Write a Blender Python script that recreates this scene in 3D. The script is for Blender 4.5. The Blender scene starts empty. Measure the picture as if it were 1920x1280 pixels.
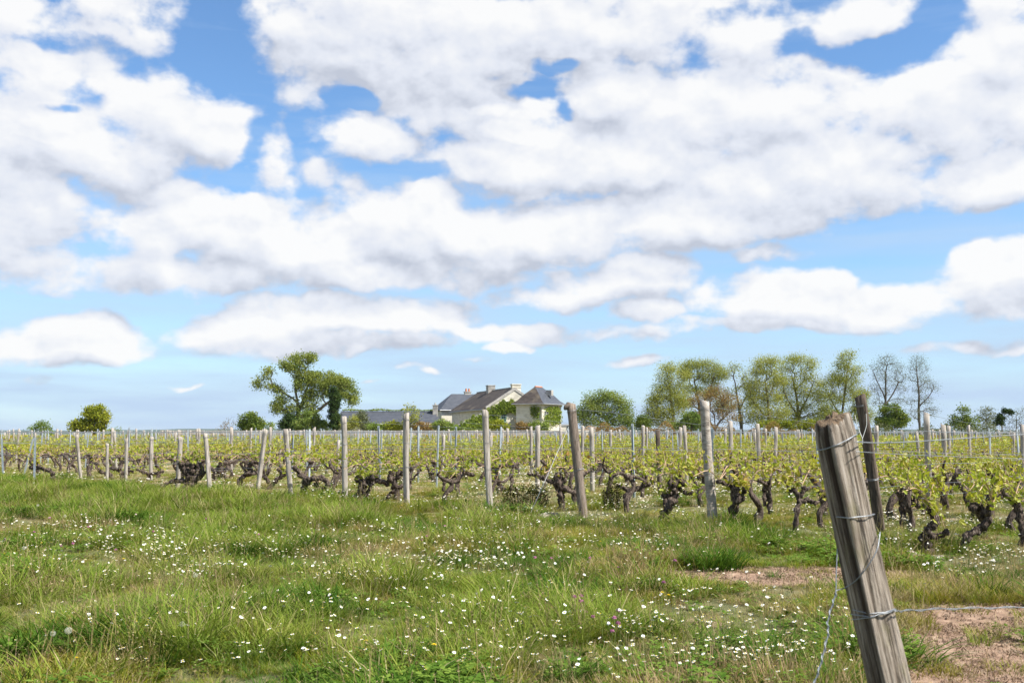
import bpy, math, random
import numpy as np
from mathutils import Vector, Matrix

# ------------------------------------------------------------------ camera
R = math.radians
F = 1867.0                      # focal length in photo pixels (1920 wide)
PITCH = math.atan(170.0 / F)    # horizon at row 810 of 1280
CAMH = 1.3
scene = bpy.context.scene
cam_d = bpy.data.cameras.new('camera')
cam = bpy.data.objects.new('camera', cam_d)
scene.collection.objects.link(cam)
cam.location = (0, 0, CAMH)
cam.rotation_euler = (math.pi / 2 + PITCH, 0, 0)
cam_d.sensor_width = 36.0
cam_d.lens = F / 1920 * 36.0
cam_d.clip_start = 0.1
cam_d.clip_end = 30000
cam_d.dof.use_dof = True
cam_d.dof.focus_distance = 15.0
cam_d.dof.aperture_fstop = 8.0
scene.camera = cam


def az_el(px, py):
    c = np.array([(px - 960) / F, 1.0, -(py - 640) / F])
    y = math.cos(PITCH) * c[1] - math.sin(PITCH) * c[2]
    z = math.sin(PITCH) * c[1] + math.cos(PITCH) * c[2]
    x = c[0]
    return math.atan2(x, y), math.atan2(z, math.hypot(x, y))


# ------------------------------------------------------------------ sun
SUN = Vector((0.80, -0.40, 1.10)).normalized()
sun_d = bpy.data.lights.new('sun', 'SUN')
sun_d.energy = 5.0
sun_d.angle = R(0.55)
sun_d.color = (1.0, 0.955, 0.88)
sun = bpy.data.objects.new('sun', sun_d)
scene.collection.objects.link(sun)
sun.rotation_euler = (-SUN).to_track_quat('-Z', 'Y').to_euler()

# ------------------------------------------------------------------ view
scene.view_settings.view_transform = 'Standard'
scene.view_settings.look = 'None'
scene.view_settings.exposure = 0.9
scene.view_settings.gamma = 1.0
scene.render.engine = 'CYCLES'
scene.cycles.use_denoising = True
scene.cycles.max_bounces = 8
scene.cycles.transparent_max_bounces = 8
scene.cycles.diffuse_bounces = 3
scene.cycles.use_adaptive_sampling = True

# ------------------------------------------------------------------ world: sky with cumulus
world = bpy.data.worlds.new('World')
scene.world = world
world.use_nodes = True
wt = world.node_tree
wt.nodes.clear()

# clouds as soft ellipses in azimuth / elevation: photo px centre, radii, weight
CLOUDS = [
    (30, 40, 140, 50, .48), (250, 25, 120, 65, .55), (50, 130, 115, 52, .75), (185, 135, 55, 40, .55), (215, 122, 30, 20, .4),
    (80, 260, 240, 85, 1.25), (330, 225, 125, 90, 1.25), (410, 225, 60, 65, 1.0), (200, 280, 190, 60, 1.1), (80, 350, 180, 60, .95),
    (40, 410, 110, 60, .9), (30, 490, 120, 40, .7), (90, 520, 100, 25, .45),
    (325, 355, 68, 30, .75), (512, 335, 46, 34, .75), (530, 275, 28, 45, .6), (605, 330, 35, 22, .55), (650, 348, 25, 12, .5),
    (695, 265, 105, 50, .95), (600, 240, 25, 20, .5),
    (560, 30, 150, 60, 1.1), (700, 60, 250, 110, 1.3), (600, 155, 70, 55, .85), (870, 90, 260, 95, 1.3), (1050, 50, 230, 85, 1.2),
    (870, 200, 170, 65, 1.05), (930, 240, 130, 35, .95), (1200, 40, 200, 80, 1.0),
    (1150, 170, 100, 65, 1.15), (1400, 220, 300, 105, 1.2), (1130, 300, 330, 75, 1.35), (920, 300, 110, 45, 1.1), (1500, 320, 330, 95, 1.2),
    (1760, 210, 200, 100, 1.1), (1850, 330, 170, 55, 1.0), (1870, 90, 80, 110, .95), (1660, 15, 70, 45, .8), (1400, 60, 170, 60, .62),
    (1290, 400, 300, 60, 1.25), (1200, 440, 180, 35, 1.0), (1440, 470, 60, 22, .75), (1560, 440, 80, 16, .45),
    (770, 405, 140, 70, 1.25), (900, 440, 260, 65, 1.3), (1060, 430, 200, 50, 1.2),
    (270, 445, 100, 60, 1.15), (440, 425, 140, 65, 1.25), (560, 460, 220, 60, 1.25), (330, 515, 180, 38, 1.05), (680, 510, 280, 40, 1.1), (900, 497, 130, 22, .9),
    (1140, 525, 150, 42, 1.1), (1220, 495, 100, 32, 1.05), (1030, 560, 95, 26, .9),
    (480, 625, 140, 42, 1.1), (600, 585, 170, 40, 1.1), (760, 595, 120, 36, 1.1), (600, 645, 220, 20, .9), (680, 655, 42, 14, 1.0), (960, 625, 110, 18, .85),
    (160, 635, 110, 38, 1.1), (70, 655, 110, 30, .9), (230, 660, 60, 14, .5),
    (1215, 588, 75, 28, 1.05), (1440, 560, 115, 50, 1.2), (1590, 575, 190, 42, 1.15), (1560, 540, 60, 36, 1.05), (1500, 610, 260, 16, .7), (1260, 628, 100, 14, .5),
    (1890, 495, 80, 52, 1.3), (1860, 550, 90, 40, 1.15), (1740, 570, 70, 38, .8),
    (1200, 681, 46, 8, .42), (778, 692, 24, 6, .36), (812, 699, 20, 5, .34), (905, 676, 22, 5, .36), (1058, 684, 14, 6, .36), (945, 652, 34, 9, .6),
    (1790, 652, 90, 9, .42), (1905, 655, 30, 6, .34), (105, 712, 32, 8, .36), (360, 729, 45, 4, .3), (700, 715, 20, 4, .35),
]
HOLES = [(975, 172, 58, 18, 1.0), (1035, 122, 56, 14, .95), (1005, 148, 46, 22, .75), (1052, 200, 22, 18, .5), (940, 140, 40, 12, .5), (1600, 100, 90, 24, .75), (1690, 85, 80, 26, .6), (1780, 30, 70, 35, .6), (1520, 85, 60, 22, .6), (665, 188, 48, 22, 1.1),
         (110, 192, 45, 10, .7), (780, 325, 90, 14, .5), (480, 330, 40, 30, .5), (1700, 440, 220, 35, .8), (420, 110, 90, 110, .9), (490, 250, 40, 40, .4), (130, 80, 90, 18, .35), (480, 30, 50, 60, .5)]


def N(tree, t, **kw):
    n = tree.nodes.new(t)
    for k, v in kw.items():
        setattr(n, k, v)
    return n


def math_n(tree, op, a, b=None, c=None, clamp=False):
    n = tree.nodes.new('ShaderNodeMath')
    n.operation = op
    n.use_clamp = clamp
    for i, v in enumerate((a, b, c)):
        if v is None:
            continue
        if isinstance(v, (int, float)):
            n.inputs[i].default_value = v
        else:
            tree.links.new(v, n.inputs[i])
    return n.outputs[0]


def cloud_mask_group():
    g = bpy.data.node_groups.new('cloud_mask', 'ShaderNodeTree')
    g.interface.new_socket('AzEl', in_out='INPUT', socket_type='NodeSocketVector')
    g.interface.new_socket('Mask', in_out='OUTPUT', socket_type='NodeSocketFloat')
    gi = N(g, 'NodeGroupInput')
    go = N(g, 'NodeGroupOutput')
    L = g.links.new
    P = gi.outputs[0]

    def ell(cx, cy, rx, ry, w):
        a, e = az_el(cx, cy)
        sx, sy = F / rx * .86, F / ry * .86
        v = N(g, 'ShaderNodeVectorMath', operation='MULTIPLY_ADD')
        L(P, v.inputs[0]); v.inputs[1].default_value = (sx, sy, 0); v.inputs[2].default_value = (-a * sx, -e * sy, 0)
        d = N(g, 'ShaderNodeVectorMath', operation='DOT_PRODUCT')
        L(v.outputs[0], d.inputs[0]); L(v.outputs[0], d.inputs[1])
        return math_n(g, 'MULTIPLY_ADD', d.outputs['Value'], -w, w)

    cur = None
    for c in CLOUDS:
        o = ell(*c)
        cur = o if cur is None else math_n(g, 'SMOOTH_MAX', cur, o, .2)
    # beyond the frame: the same broken cumulus goes on
    nb = N(g, 'ShaderNodeTexNoise', noise_dimensions='2D')
    nb.inputs['Scale'].default_value = 3.2
    nb.inputs['Detail'].default_value = 2.0
    L(P, nb.inputs['Vector'])
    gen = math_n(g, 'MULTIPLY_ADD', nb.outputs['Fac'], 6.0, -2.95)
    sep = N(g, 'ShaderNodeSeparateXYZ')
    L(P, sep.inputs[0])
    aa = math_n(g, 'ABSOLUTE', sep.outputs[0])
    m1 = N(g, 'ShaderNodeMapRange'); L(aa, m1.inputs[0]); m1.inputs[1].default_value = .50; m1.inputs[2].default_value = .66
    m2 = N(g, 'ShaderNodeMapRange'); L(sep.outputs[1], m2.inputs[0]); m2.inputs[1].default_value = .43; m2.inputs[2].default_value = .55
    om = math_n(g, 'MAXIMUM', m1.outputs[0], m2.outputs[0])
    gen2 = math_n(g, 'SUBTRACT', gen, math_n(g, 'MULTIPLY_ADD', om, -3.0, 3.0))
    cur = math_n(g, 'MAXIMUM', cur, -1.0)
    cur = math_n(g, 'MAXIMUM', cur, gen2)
    cur = math_n(g, 'MINIMUM', cur, 1.4)
    for c in HOLES:
        o = math_n(g, 'MAXIMUM', ell(*c), 0.0)
        cur = math_n(g, 'MULTIPLY_ADD', o, -1.0, cur)
    L(cur, go.inputs[0])
    return g


def build_world():
    L = wt.links.new
    out = N(wt, 'ShaderNodeOutputWorld')
    bg = N(wt, 'ShaderNodeBackground')
    sky = N(wt, 'ShaderNodeTexSky')
    sky.sky_type = 'NISHITA'
    sky.sun_disc = False
    sky.sun_elevation = math.asin(SUN.z)
    sky.sun_rotation = math.atan2(SUN.x, SUN.y)
    sky.air_density = 1.0
    sky.dust_density = 0.2
    sky.ozone_density = 1.0
    tc = N(wt, 'ShaderNodeTexCoord')
    sep = N(wt, 'ShaderNodeSeparateXYZ')
    L(tc.outputs['Generated'], sep.inputs[0])
    az = math_n(wt, 'ARCTAN2', sep.outputs[0], sep.outputs[1])
    el = math_n(wt, 'ARCSINE', sep.outputs[2])
    com = N(wt, 'ShaderNodeCombineXYZ')
    L(az, com.inputs[0]); L(el, com.inputs[1])
    # warp the outlines
    nz = N(wt, 'ShaderNodeTexNoise', noise_dimensions='2D')
    nz.inputs['Scale'].default_value = 11.0
    nz.inputs['Detail'].default_value = 4.0
    nz.inputs['Roughness'].default_value = .5
    L(com.outputs[0], nz.inputs['Vector'])
    w1 = N(wt, 'ShaderNodeVectorMath', operation='SUBTRACT')
    L(nz.outputs['Color'], w1.inputs[0]); w1.inputs[1].default_value = (.5, .5, .5)
    w2 = N(wt, 'ShaderNodeVectorMath', operation='MULTIPLY_ADD')
    L(w1.outputs[0], w2.inputs[0]); w2.inputs[1].default_value = (.050, .036, 0)
    L(com.outputs[0], w2.inputs[2])
    P = w2.outputs[0]
    g = cloud_mask_group()
    g1 = N(wt, 'ShaderNodeGroup'); g1.node_tree = g
    L(P, g1.inputs[0])
    off = N(wt, 'ShaderNodeVectorMath', operation='ADD')
    L(P, off.inputs[0]); off.inputs[1].default_value = (.008, .034, 0)
    g2 = N(wt, 'ShaderNodeGroup'); g2.node_tree = g
    L(off.outputs[0], g2.inputs[0])

    def billow(vec, detail, shift):
        st = N(wt, 'ShaderNodeVectorMath', operation='MULTIPLY_ADD')
        L(vec, st.inputs[0]); st.inputs[1].default_value = (1.0, 1.45, 1); st.inputs[2].default_value = shift
        n2 = N(wt, 'ShaderNodeTexNoise', noise_dimensions='2D')
        n2.inputs['Scale'].default_value = 15.0
        n2.inputs['Detail'].default_value = detail
        n2.inputs['Roughness'].default_value = .55
        L(st.outputs[0], n2.inputs['Vector'])
        # rounded heads: fractal cells, nearest-point distance
        vo = N(wt, 'ShaderNodeTexVoronoi', voronoi_dimensions='2D', feature='SMOOTH_F1')
        vo.inputs['Scale'].default_value = 22.0
        vo.inputs['Detail'].default_value = 2.0
        vo.inputs['Roughness'].default_value = .5
        vo.inputs['Smoothness'].default_value = .35
        vo.normalize = True
        wv = N(wt, 'ShaderNodeVectorMath', operation='MULTIPLY_ADD')
        L(w1.outputs[0], wv.inputs[0]); wv.inputs[1].default_value = (.05, .05, 0); L(st.outputs[0], wv.inputs[2])
        L(wv.outputs[0], vo.inputs['Vector'])
        return math_n(wt, 'MULTIPLY_ADD', vo.outputs['Distance'], -.42, math_n(wt, 'ADD', n2.outputs['Fac'], .17))
    b1 = billow(com.outputs[0], 8.0, (3.1, 1.7, 0))
    b2 = billow(com.outputs[0], 4.0, (3.1 + .006, 1.7 + .020, 0))
    d = math_n(wt, 'ADD', g1.outputs[0], math_n(wt, 'MULTIPLY_ADD', b1, 2.6, -1.3))
    al = N(wt, 'ShaderNodeMapRange', interpolation_type='SMOOTHSTEP')
    L(d, al.inputs[0]); al.inputs[1].default_value = -.06; al.inputs[2].default_value = .74
    # the side that faces the sun is bright, the flat bases are in their own shade
    dm = math_n(wt, 'SUBTRACT', g1.outputs[0], g2.outputs[0])
    dm = math_n(wt, 'MAXIMUM', dm, -.6)
    dm = math_n(wt, 'MINIMUM', dm, .5)
    lit = math_n(wt, 'MULTIPLY_ADD', dm, .66, .61)
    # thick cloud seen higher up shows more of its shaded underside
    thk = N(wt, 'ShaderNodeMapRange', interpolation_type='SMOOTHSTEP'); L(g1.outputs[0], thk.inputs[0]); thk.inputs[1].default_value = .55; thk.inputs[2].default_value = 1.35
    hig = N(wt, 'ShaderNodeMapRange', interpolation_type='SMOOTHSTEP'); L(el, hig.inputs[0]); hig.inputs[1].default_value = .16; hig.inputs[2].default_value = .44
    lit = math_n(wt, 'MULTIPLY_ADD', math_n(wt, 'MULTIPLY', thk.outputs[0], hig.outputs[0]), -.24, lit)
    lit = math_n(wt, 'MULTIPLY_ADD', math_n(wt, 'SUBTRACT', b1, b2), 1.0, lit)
    # unseen clouds overhead are greyed like flat bases to weaken the ambient light
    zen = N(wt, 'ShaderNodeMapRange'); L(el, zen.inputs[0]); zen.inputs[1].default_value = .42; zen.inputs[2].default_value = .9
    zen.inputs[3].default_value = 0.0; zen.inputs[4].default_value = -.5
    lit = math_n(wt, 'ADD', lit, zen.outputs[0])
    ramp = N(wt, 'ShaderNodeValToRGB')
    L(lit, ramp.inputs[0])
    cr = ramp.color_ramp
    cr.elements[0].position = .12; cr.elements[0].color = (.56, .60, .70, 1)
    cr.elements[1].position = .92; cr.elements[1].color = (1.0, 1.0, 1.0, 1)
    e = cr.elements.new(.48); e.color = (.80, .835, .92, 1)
    # clear sky; a thin high veil whitens it towards the horizon all round
    sk = N(wt, 'ShaderNodeMix', data_type='RGBA', blend_type='MULTIPLY')
    sk.inputs[0].default_value = 1.0
    L(sky.outputs[0], sk.inputs[6]); sk.inputs[7].default_value = (SKY_S * .82, SKY_S * 1.07, SKY_S * 1.28, 1)
    ve = N(wt, 'ShaderNodeMapRange')
    L(el, ve.inputs[0]); ve.inputs[1].default_value = -.02; ve.inputs[2].default_value = .30
    ve.inputs[3].default_value = 1.0; ve.inputs[4].default_value = .0
    vst = N(wt, 'ShaderNodeVectorMath', operation='MULTIPLY')
    L(com.outputs[0], vst.inputs[0]); vst.inputs[1].default_value = (3.0, 26.0, 1)
    vn = N(wt, 'ShaderNodeTexNoise', noise_dimensions='2D')
    vn.inputs['Scale'].default_value = 1.6; vn.inputs['Detail'].default_value = 5.0
    L(vst.outputs[0], vn.inputs['Vector'])
    vf = math_n(wt, 'ADD', ve.outputs[0], math_n(wt, 'MULTIPLY_ADD', vn.outputs['Fac'], .9, -.45), clamp=True)
    vm = N(wt, 'ShaderNodeMix', data_type='RGBA')
    L(vf, vm.inputs[0]); L(sk.outputs[2], vm.inputs[6]); vm.inputs[7].default_value = (.55, .71, .925, 1)
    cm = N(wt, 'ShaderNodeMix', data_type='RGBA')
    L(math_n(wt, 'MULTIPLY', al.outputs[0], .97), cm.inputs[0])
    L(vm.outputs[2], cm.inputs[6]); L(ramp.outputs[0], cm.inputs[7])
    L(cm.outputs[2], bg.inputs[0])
    bg.inputs[1].default_value = .53
    L(bg.outputs[0], out.inputs[0])
    world.cycles.sampling_method = 'MANUAL'
    world.cycles.sample_map_resolution = 512


SKY_S = 0.15
build_world()

# ================================================================== helpers
rng = np.random.default_rng(7)
random.seed(7)
COL = scene.collection


def ray(px, py):
    cx, cz = (px - 960) / F, -(py - 640) / F
    return np.array([cx, math.cos(PITCH) - math.sin(PITCH) * cz, math.sin(PITCH) + math.cos(PITCH) * cz])


def at(px, py, Y):
    r = ray(px, py)
    p = r * (Y / r[1])
    p[2] += CAMH
    return p


def gh(x, y):
    """gentle unevenness of the ground (metres)"""
    x = np.asarray(x, float); y = np.asarray(y, float)
    h = .022 * np.sin(x * .9 + 1.3 * np.sin(y * .31)) + .018 * np.sin(y * 1.15 + .8 * x + 2.0) + .010 * np.sin(x * 2.7 - y * 1.9)
    fade = np.clip((60 - np.hypot(x, y)) / 40, 0, 1)
    return h * fade


def gnd(px, py):
    r = ray(px, py)
    t = CAMH / -r[2]
    p = r * t
    for _ in range(3):
        t = (CAMH - float(gh(p[0], p[1]))) / -r[2]
        p = r * t
    p[2] += CAMH
    return p


def smooth_noise(x, y, seed=0):
    """cheap value-like noise 0..1 for placing things"""
    r = np.random.default_rng(seed)
    s = np.zeros(np.shape(x))
    for k in range(7):
        a = r.uniform(0, 6.28); f = r.uniform(.6, 1.6); ph = r.uniform(0, 6.28)
        s = s + np.sin((x * math.cos(a) + y * math.sin(a)) * f + ph + 1.2 * np.sin((x * math.sin(a) - y * math.cos(a)) * f * .7))
    return .5 + s / 9.0


class MB:
    """collects vertices and faces, one material slot per face, one tint per vertex"""
    def __init__(self):
        self.v, self.f, self.m, self.t, self.n = [], [], [], [], 0

    def add(self, v, f, mat=0, tint=None):
        v = np.asarray(v, float).reshape(-1, 3)
        self.v.append(v)
        self.t.append(np.full(len(v), .5) if tint is None else np.broadcast_to(np.asarray(tint, float), (len(v),)))
        for q in f:
            self.f.append(tuple(int(i) + self.n for i in q))
            self.m.append(mat)
        self.n += len(v)

    def box(self, c, s, mat=0, rz=0.0):
        x, y, z = np.array(s) / 2
        v = np.array([(-x, -y, -z), (x, -y, -z), (x, y, -z), (-x, y, -z), (-x, -y, z), (x, -y, z), (x, y, z), (-x, y, z)])
        ca, sa = math.cos(rz), math.sin(rz)
        v = np.stack([v[:, 0] * ca - v[:, 1] * sa, v[:, 0] * sa + v[:, 1] * ca, v[:, 2]], 1) + np.array(c)
        self.add(v, [(3, 2, 1, 0), (4, 5, 6, 7), (0, 1, 5, 4), (1, 2, 6, 5), (2, 3, 7, 6), (3, 0, 4, 7)], mat)

    def mesh(self, name, mats, smooth=False):
        me = bpy.data.meshes.new(name)
        V = np.concatenate(self.v)
        me.from_pydata(V.tolist(), [], self.f)
        for m in mats:
            me.materials.append(m)
        if len(mats) > 1:
            me.polygons.foreach_set('material_index', np.array(self.m, np.int32))
        a = me.attributes.new('tint', 'FLOAT', 'POINT')
        a.data.foreach_set('value', np.concatenate(self.t).astype(np.float32))
        if smooth:
            me.polygons.foreach_set('use_smooth', np.ones(len(me.polygons), bool))
        me.update()
        return me

    def build(self, name, mats, parent=None, smooth=False):
        if not isinstance(mats, (list, tuple)):
            mats = [mats]
        return put(name, self.mesh(name, mats, smooth), parent)


def put(name, me, parent=None, loc=None):
    o = bpy.data.objects.new(name, me)
    COL.objects.link(o)
    if parent is not None:
        o.parent = parent
    if loc is not None:
        o.location = [float(c) for c in loc]
    return o


def tag(o, label=None, cat=None, group=None, kind=None):
    if label: o['label'] = label
    if cat: o['category'] = cat
    if group: o['group'] = group
    if kind: o['kind'] = kind
    return o


def thing(name, loc, label, cat, group=None):
    o = put(name, None, None, loc)
    o.empty_display_size = .2
    return tag(o, label, cat, group)


def copy_tree(o, loc, rz, sc=1.0):
    c = o.copy(); COL.objects.link(c)
    c.location = [float(k) for k in loc]; c.rotation_euler = (0, 0, rz); c.scale = (sc, sc, sc)
    for ch in o.children:
        d = ch.copy(); COL.objects.link(d); d.parent = c
    return c


def frame_of(d):
    d = d / (np.linalg.norm(d) + 1e-9)
    u = np.cross(d, [0, 0, 1.0])
    if np.linalg.norm(u) < .05:
        u = np.cross(d, [0, 1.0, 0])
    u /= np.linalg.norm(u)
    return d, u, np.cross(u, d)


def spline(pts, k):
    """Catmull-Rom resample of rows (any width)"""
    P = np.asarray(pts, float)
    P = np.vstack([2 * P[0] - P[1], P, 2 * P[-1] - P[-2]])
    out = []
    for i in range(1, len(P) - 2):
        for t in np.linspace(0, 1, k, endpoint=False):
            a, b, c, d = P[i - 1], P[i], P[i + 1], P[i + 2]
            out.append(.5 * (2 * b + (c - a) * t + (2 * a - 5 * b + 4 * c - d) * t * t + (3 * b - a - 3 * c + d) * t ** 3))
    out.append(P[-2])
    return np.array(out)


def tube(mb, pts, rad, ns=6, mat=0, rough=0.0, tint=.5, cap=True, r=None, knob=0.0):
    pts = np.asarray(pts, float); n = len(pts)
    rad = np.broadcast_to(np.asarray(rad, float), (n,)).copy()
    r = r or random
    th = np.arange(ns) * 2 * math.pi / ns
    ph = [r.uniform(0, 6.28) for _ in range(6)]
    V = []
    _, u0, _ = frame_of(pts[min(1, n - 1)] - pts[0])
    for i in range(n):
        d = pts[min(i + 1, n - 1)] - pts[max(i - 1, 0)]
        d = d / (np.linalg.norm(d) + 1e-9)
        u = u0 - d * np.dot(u0, d)
        u /= np.linalg.norm(u) + 1e-9
        u0 = u
        w = np.cross(d, u)
        m = np.ones(ns)
        if rough:
            m = 1 + rough * (.9 * np.sin(2 * th + ph[0] + i * .7) + .7 * np.sin(3 * th + ph[1] - i * .55) + .6 * np.sin(5 * th + ph[2] + i * 1.1))
            m += rough * .8 * np.array([r.uniform(-1, 1) for _ in range(ns)])
        if knob:
            m *= 1 + knob * math.sin(i * 1.35 + ph[3]) + knob * .6 * math.sin(i * 2.6 + ph[4])
        V.append(pts[i] + rad[i] * m[:, None] * (np.cos(th)[:, None] * u + np.sin(th)[:, None] * w))
    V = np.concatenate(V)
    fs = []
    for i in range(n - 1):
        for j in range(ns):
            k = (j + 1) % ns
            fs.append((i * ns + j, i * ns + k, (i + 1) * ns + k, (i + 1) * ns + j))
    if cap:
        fs.append(tuple(range(ns - 1, -1, -1)))
        fs.append(tuple((n - 1) * ns + j for j in range(ns)))
    mb.add(V, fs, mat, tint)


# ------------------------------------------------------------------ materials
def new_mat(name):
    m = bpy.data.materials.new(name)
    m.use_nodes = True
    m.node_tree.nodes.clear()
    return m


def out_of(m, sh):
    o = m.node_tree.nodes.new('ShaderNodeOutputMaterial')
    m.node_tree.links.new(sh, o.inputs[0])
    return o


def noise(t, scale, detail=4, vec=None, rough=.55):
    n = t.nodes.new('ShaderNodeTexNoise')
    n.inputs['Scale'].default_value = scale
    n.inputs['Detail'].default_value = detail
    n.inputs['Roughness'].default_value = rough
    if vec is not None:
        t.links.new(vec, n.inputs['Vector'])
    return n.outputs['Fac']


def ramp(t, fac, stops):
    n = t.nodes.new('ShaderNodeValToRGB')
    t.links.new(fac, n.inputs[0])
    cr = n.color_ramp
    while len(cr.elements) < len(stops):
        cr.elements.new(.5)
    for e, (p, c) in zip(cr.elements, stops):
        e.position = p
        e.color = (*c, 1)
    return n.outputs[0]


def mixc(t, fac, a, b, blend='MIX'):
    n = t.nodes.new('ShaderNodeMix')
    n.data_type = 'RGBA'
    n.blend_type = blend
    for sock, v in ((n.inputs[0], fac), (n.inputs[6], a), (n.inputs[7], b)):
        if isinstance(v, (int, float)):
            sock.default_value = v
        elif isinstance(v, tuple):
            sock.default_value = (*v, 1)
        else:
            t.links.new(v, sock)
    return n.outputs[2]


def world_pos(t):
    return t.nodes.new('ShaderNodeNewGeometry').outputs['Position']


def scaled(t, vec, s):
    n = t.nodes.new('ShaderNodeVectorMath'); n.operation = 'MULTIPLY'
    t.links.new(vec, n.inputs[0]); n.inputs[1].default_value = s
    return n.outputs[0]


def maprange(t, v, a, b, c=0.0, d=1.0):
    n = t.nodes.new('ShaderNodeMapRange')
    t.links.new(v, n.inputs[0])
    for i, k in enumerate((a, b, c, d)):
        n.inputs[i + 1].default_value = k
    return n.outputs[0]


def attr(t, name):
    n = t.nodes.new('ShaderNodeAttribute'); n.attribute_name = name
    return n.outputs['Fac']


def leaf_mat(name, stops, transl=.35, patch=None, patch_scale=.5, gloss=0, rand=False):
    """thin leaf: diffuse and translucent, hue varied from leaf to leaf"""
    m = new_mat(name); t = m.node_tree
    f = attr(t, 'tint')
    if rand:
        oi = t.nodes.new('ShaderNodeObjectInfo')
        f = math_n(t, 'ADD', math_n(t, 'MULTIPLY', f, .6), math_n(t, 'MULTIPLY', oi.outputs['Random'], .4))
    c = ramp(t, f, stops)
    if patch:
        n = noise(t, patch_scale, 4, world_pos(t), .6)
        for col, lo, hi in patch:
            n2 = noise(t, patch_scale * (1 + len(col[0:1]) * .0 + lo), 4, scaled(t, world_pos(t), (1, 1, .2)), .6)
            c = mixc(t, maprange(t, n2, lo, hi), c, col)
    d = t.nodes.new('ShaderNodeBsdfDiffuse'); t.links.new(c, d.inputs[0])
    tr = t.nodes.new('ShaderNodeBsdfTranslucent')
    t.links.new(mixc(t, 1.0, c, (1.0, 1.0, .55), 'MULTIPLY'), tr.inputs[0])
    mx = t.nodes.new('ShaderNodeMixShader'); mx.inputs[0].default_value = transl
    t.links.new(d.outputs[0], mx.inputs[1]); t.links.new(tr.outputs[0], mx.inputs[2])
    sh = mx.outputs[0]
    if gloss:
        g = t.nodes.new('ShaderNodeBsdfGlossy'); g.inputs['Roughness'].default_value = .45
        g.inputs[0].default_value = (.9, .95, 1, 1)
        fr = t.nodes.new('ShaderNodeFresnel'); fr.inputs[0].default_value = 1.25
        m2 = t.nodes.new('ShaderNodeMixShader')
        t.links.new(math_n(t, 'MINIMUM', math_n(t, 'MULTIPLY', fr.outputs[0], gloss * 4), .06), m2.inputs[0])
        t.links.new(sh, m2.inputs[1]); t.links.new(g.outputs[0], m2.inputs[2])
        sh = m2.outputs[0]
    out_of(m, sh)
    return m


def solid_mat(name, stops, scale=(3, 3, 3), ns=1.0, rough=.85, metal=0.0, bump=0.0, bump_scale=20, coord='Object', second=None):
    m = new_mat(name); t = m.node_tree
    tc = t.nodes.new('ShaderNodeTexCoord')
    v = tc.outputs['Object'] if coord == 'Object' else world_pos(t)
    f = noise(t, ns, 6, scaled(t, v, scale), .62)
    c = ramp(t, f, stops)
    if second:
        col, sc2, lo, hi = second
        c = mixc(t, maprange(t, noise(t, 1.0, 5, scaled(t, v, sc2), .6), lo, hi), c, col)
    p = t.nodes.new('ShaderNodeBsdfPrincipled')
    t.links.new(c, p.inputs['Base Color'])
    p.inputs['Roughness'].default_value = rough
    p.inputs['Metallic'].default_value = metal
    if metal == 0 and rough > .3:
        p.inputs['Specular IOR Level'].default_value = .2
    if bump:
        b = t.nodes.new('ShaderNodeBump'); b.inputs['Strength'].default_value = bump
        b.inputs['Distance'].default_value = .02
        t.links.new(noise(t, 1.0, 6, scaled(t, v, tuple(k * bump_scale / 3 for k in scale)), .65), b.inputs['Height'])
        t.links.new(b.outputs[0], p.inputs['Normal'])
    out_of(m, p.outputs[0])
    return m


M = {}
M['bark'] = solid_mat('vine_bark', [(.32, (.014, .010, .008)), (.47, (.062, .045, .036)), (.60, (.16, .125, .10)), (.80, (.28, .235, .20))], (34, 34, 9), 1.5, .95, bump=1.0, bump_scale=6)
M['bark_pale'] = solid_mat('weathered_root', [(.25, (.10, .08, .065)), (.55, (.30, .255, .21)), (.8, (.46, .41, .35))], (20, 20, 5), 1.4, .95, bump=.9, bump_scale=8)
M['wood'] = solid_mat('weathered_post_wood', [(.28, (.10, .085, .07)), (.47, (.31, .275, .235)), (.75, (.50, .46, .405))], (26, 26, 2.2), 1.0, .9, bump=.8, bump_scale=6, second=((.16, .15, .08), (4, 4, 2), .56, .75))
M['wood_dark'] = solid_mat('dark_post_wood', [(.28, (.03, .022, .017)), (.5, (.105, .08, .062)), (.8, (.25, .20, .16))], (30, 30, 2), 1.0, .9, bump=.8, bump_scale=6)
M['metal'] = solid_mat('galvanised_steel', [(.3, (.30, .35, .39)), (.7, (.50, .55, .58))], (6, 6, 3), 1.0, .55, .55)
M['wire'] = solid_mat('galvanised_wire', [(.3, (.16, .175, .19)), (.7, (.33, .35, .37))], (6, 6, 6), 1.0, .5, .6)
M['cane'] = solid_mat('dry_cane', [(.3, (.30, .19, .11)), (.7, (.52, .38, .25))], (6, 6, 6), 1.0, .8)
M['vine_leaf'] = leaf_mat('vine_leaf', [(.0, (.38, .21, .06)), (.2, (.42, .37, .06)), (.55, (.36, .39, .045)), (1.0, (.18, .27, .03))], .42, gloss=.05, rand=True)


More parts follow.
